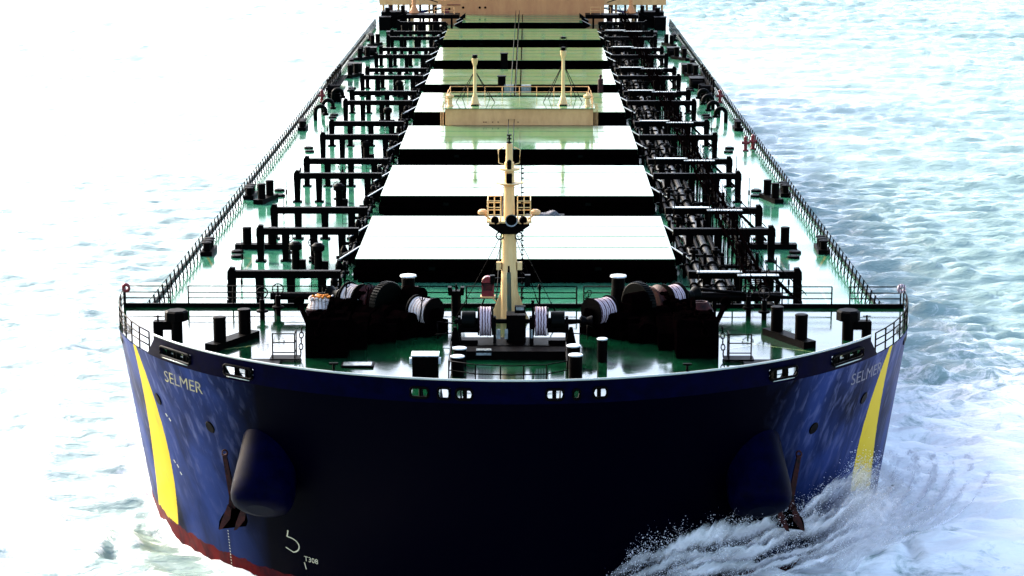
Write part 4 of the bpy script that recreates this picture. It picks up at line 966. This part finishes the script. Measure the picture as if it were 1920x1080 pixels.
# ------------------------------------------------------------------ bow wave spray
def foam_mat(name, lo, hi, col, sc):
    """white water; the vertex attribute 'body' says how solid the sheet is, noise tears its thin edge"""
    m = bpy.data.materials.new(name); m.use_nodes = True; n = m.node_tree.nodes; l = m.node_tree.links; b = n['Principled BSDF']
    b.inputs['Base Color'].default_value = (*col, 1); b.inputs['Roughness'].default_value = .9; b.inputs['Specular IOR Level'].default_value = .1
    at = n.new('ShaderNodeAttribute'); at.attribute_name = 'body'; tc = n.new('ShaderNodeTexCoord')
    mp = n.new('ShaderNodeMapping'); mp.inputs['Scale'].default_value = (1, 1, .8); l.new(tc.outputs['Object'], mp.inputs[0])
    t = n.new('ShaderNodeTexNoise'); t.inputs['Scale'].default_value = sc; t.inputs['Detail'].default_value = 10; t.inputs['Roughness'].default_value = .78; t.inputs['Distortion'].default_value = .9; l.new(mp.outputs[0], t.inputs['Vector'])
    a = n.new('ShaderNodeMath'); a.operation = 'MULTIPLY_ADD'; l.new(at.outputs['Fac'], a.inputs[0]); a.inputs[1].default_value = .8; l.new(t.outputs[0], a.inputs[2])
    r = n.new('ShaderNodeMapRange'); r.inputs['From Min'].default_value = lo; r.inputs['From Max'].default_value = hi; l.new(a.outputs[0], r.inputs['Value']); l.new(r.outputs[0], b.inputs['Alpha'])
    bp = n.new('ShaderNodeBump'); bp.inputs['Strength'].default_value = .8; bp.inputs['Distance'].default_value = .3; l.new(t.outputs[0], bp.inputs['Height']); l.new(bp.outputs[0], b.inputs['Normal'])
    return m
M['foam'] = foam_mat('foam_spray', .70, 1.35, (.93, .90, .92), 1.7)
def shell_frame(s, a, z=0):
    """a: 0..1 along the waterline from the stem aft; gives base point and outward direction"""
    th = a*R(90); x = BH*math.sin(th); c, nn = hpar(max(0, z)); y = c-(c-nn)*math.cos(th)
    nr = Vector((math.sin(th)/BH, -math.cos(th)/(c-nn), 0)).normalized()
    return Vector((s*x, y, 0)), Vector((s*nr.x, nr.y, 0))
def spray(s, a0, a1, hf, of, sheets, drops, seed):
    r = np.random.default_rng(seed); mb = MB(); body = []; NU, NV = 300, 40
    for k in range(sheets):
        vs = []
        for i in range(NU+1):
            a = a0+(a1-a0)*i/NU; p, nr = shell_frame(s, a); h = hf(a)*(1-.14*k); o0 = of(a)*(.35+.38*k)
            for j in range(NV+1):
                v = j/NV; n1 = noise.fractal(Vector((i*.048+seed*7+k*3, v*2.2+k, seed)), 1, 2, 5)
                up = h*(1-(1-v)**1.5)*(1+.22*noise.noise(Vector((i*.04+k*9, seed, .5)))+.07*noise.noise(Vector((i*.22+k*5, v*3, 2.5)))+.05*noise.noise(Vector((i*.7+k*5, v*5, 6.5))))
                out = o0+h*.30*v**1.6+(.16+.15*h*.25)*n1
                out -= (1-v)*.2; zz = -.25+up+.22*n1*v*min(1, h); p, nr = shell_frame(s, a, zz)
                vs.append(p+nr*out+Vector((0, 0, zz))); 
                low = min(1, max(0, (a-.46)/.12)) if s > 0 else 1
                band = math.exp(-((v-.70)/.19)**2)*(.62+.9*max(0, noise.noise(Vector((i*.06+k*4, v*2, 8.2)))+.35)); full = min(1, (1-v)*1.5+.05)
                body.append((band*(1-low)*1.05+full*low*.95)*min(1, 5*(i/NU)+.15, 6*(1-i/NU)))
        m = NV+1
        mb.add(vs, [(i*m+j, (i+1)*m+j, (i+1)*m+j+1, i*m+j+1) for i in range(NU) for j in range(NV)], True)
    vs = []; fs = []
    for q in range(drops):
        a = a0+(a1-a0)*r.random(); h = hf(a); k = r.integers(0, sheets); hk = h*(1-.14*k); o0 = of(a)*(.35+.38*k)
        i = (a-a0)/(a1-a0)*NU; clump = noise.noise(Vector((i*.10+k*3, seed, 5.5)))+.6*noise.noise(Vector((i*.4+k*3, seed, 7.5)))
        if r.random() > .35+1.3*clump: continue
        v = .70+.20*r.normal() if (s > 0 and a < .5) else 1-abs(r.normal())*.3
        v = min(1, max(.15, v)); up = hk*(1-(1-v)**1.5)*(1+.22*noise.noise(Vector((i*.04+k*9, seed, .5))))
        z = -.2+up+abs(r.normal())*.10*min(h, 3)*(1+max(0, clump)); p, nr = shell_frame(s, a, z)
        c = p+nr*(o0+hk*.30*v**1.6+r.normal()*.14*(.4+h*.25))+Vector((0, 0, z))
        sz = .007+.020*r.random()**4; o = len(vs); rm = Matrix.Rotation(r.random()*6.28, 3, Vector((r.normal(), r.normal(), r.normal())).normalized())
        for t in ((1, 1, 1), (-1, -1, 1), (-1, 1, -1), (1, -1, -1)): vs.append(c+rm @ (Vector(t)*sz))
        fs += [(o, o+1, o+2), (o, o+3, o+1), (o, o+2, o+3), (o+1, o+3, o+2)]
    mb.add(vs, fs, True); body += [1.5]*len(vs)
    ob = mb.build('bow_wave_foam', 'foam'); at = ob.data.attributes.new('body', 'FLOAT', 'POINT'); at.data.foreach_set('value', np.array(body, np.float32))
    return tag(ob, kind='stuff')
g = lambda a, c, w: math.exp(-((a-c)/w)**2)
HA = [.10, .149, .228, .306, .41, .46, .52, .57, .626, .70, .80, 1.05]; HH = [1.6, 3.1, 4.7, 5.0, 5.1, 5.6, 7.0, 6.8, 5.3, 3.2, 1.8, .9]
tag(spray(1, .10, 1.03, lambda a: float(np.interp(a, HA, HH)), lambda a: float(np.interp(a, [.1, .42, .6, 1.0], [.35, .6, 1.3, 3.2])), 6, 90000, 3), 'white bow wave bursting against the right side of the dark hull', kind='stuff')
tag(spray(-1, .40, 1.05, lambda a: .16+.12*a, lambda a: .5+.9*a, 2, 1500, 5), 'thin line of foam along the red waterline on the left', kind='stuff')

S.render.engine = 'CYCLES'
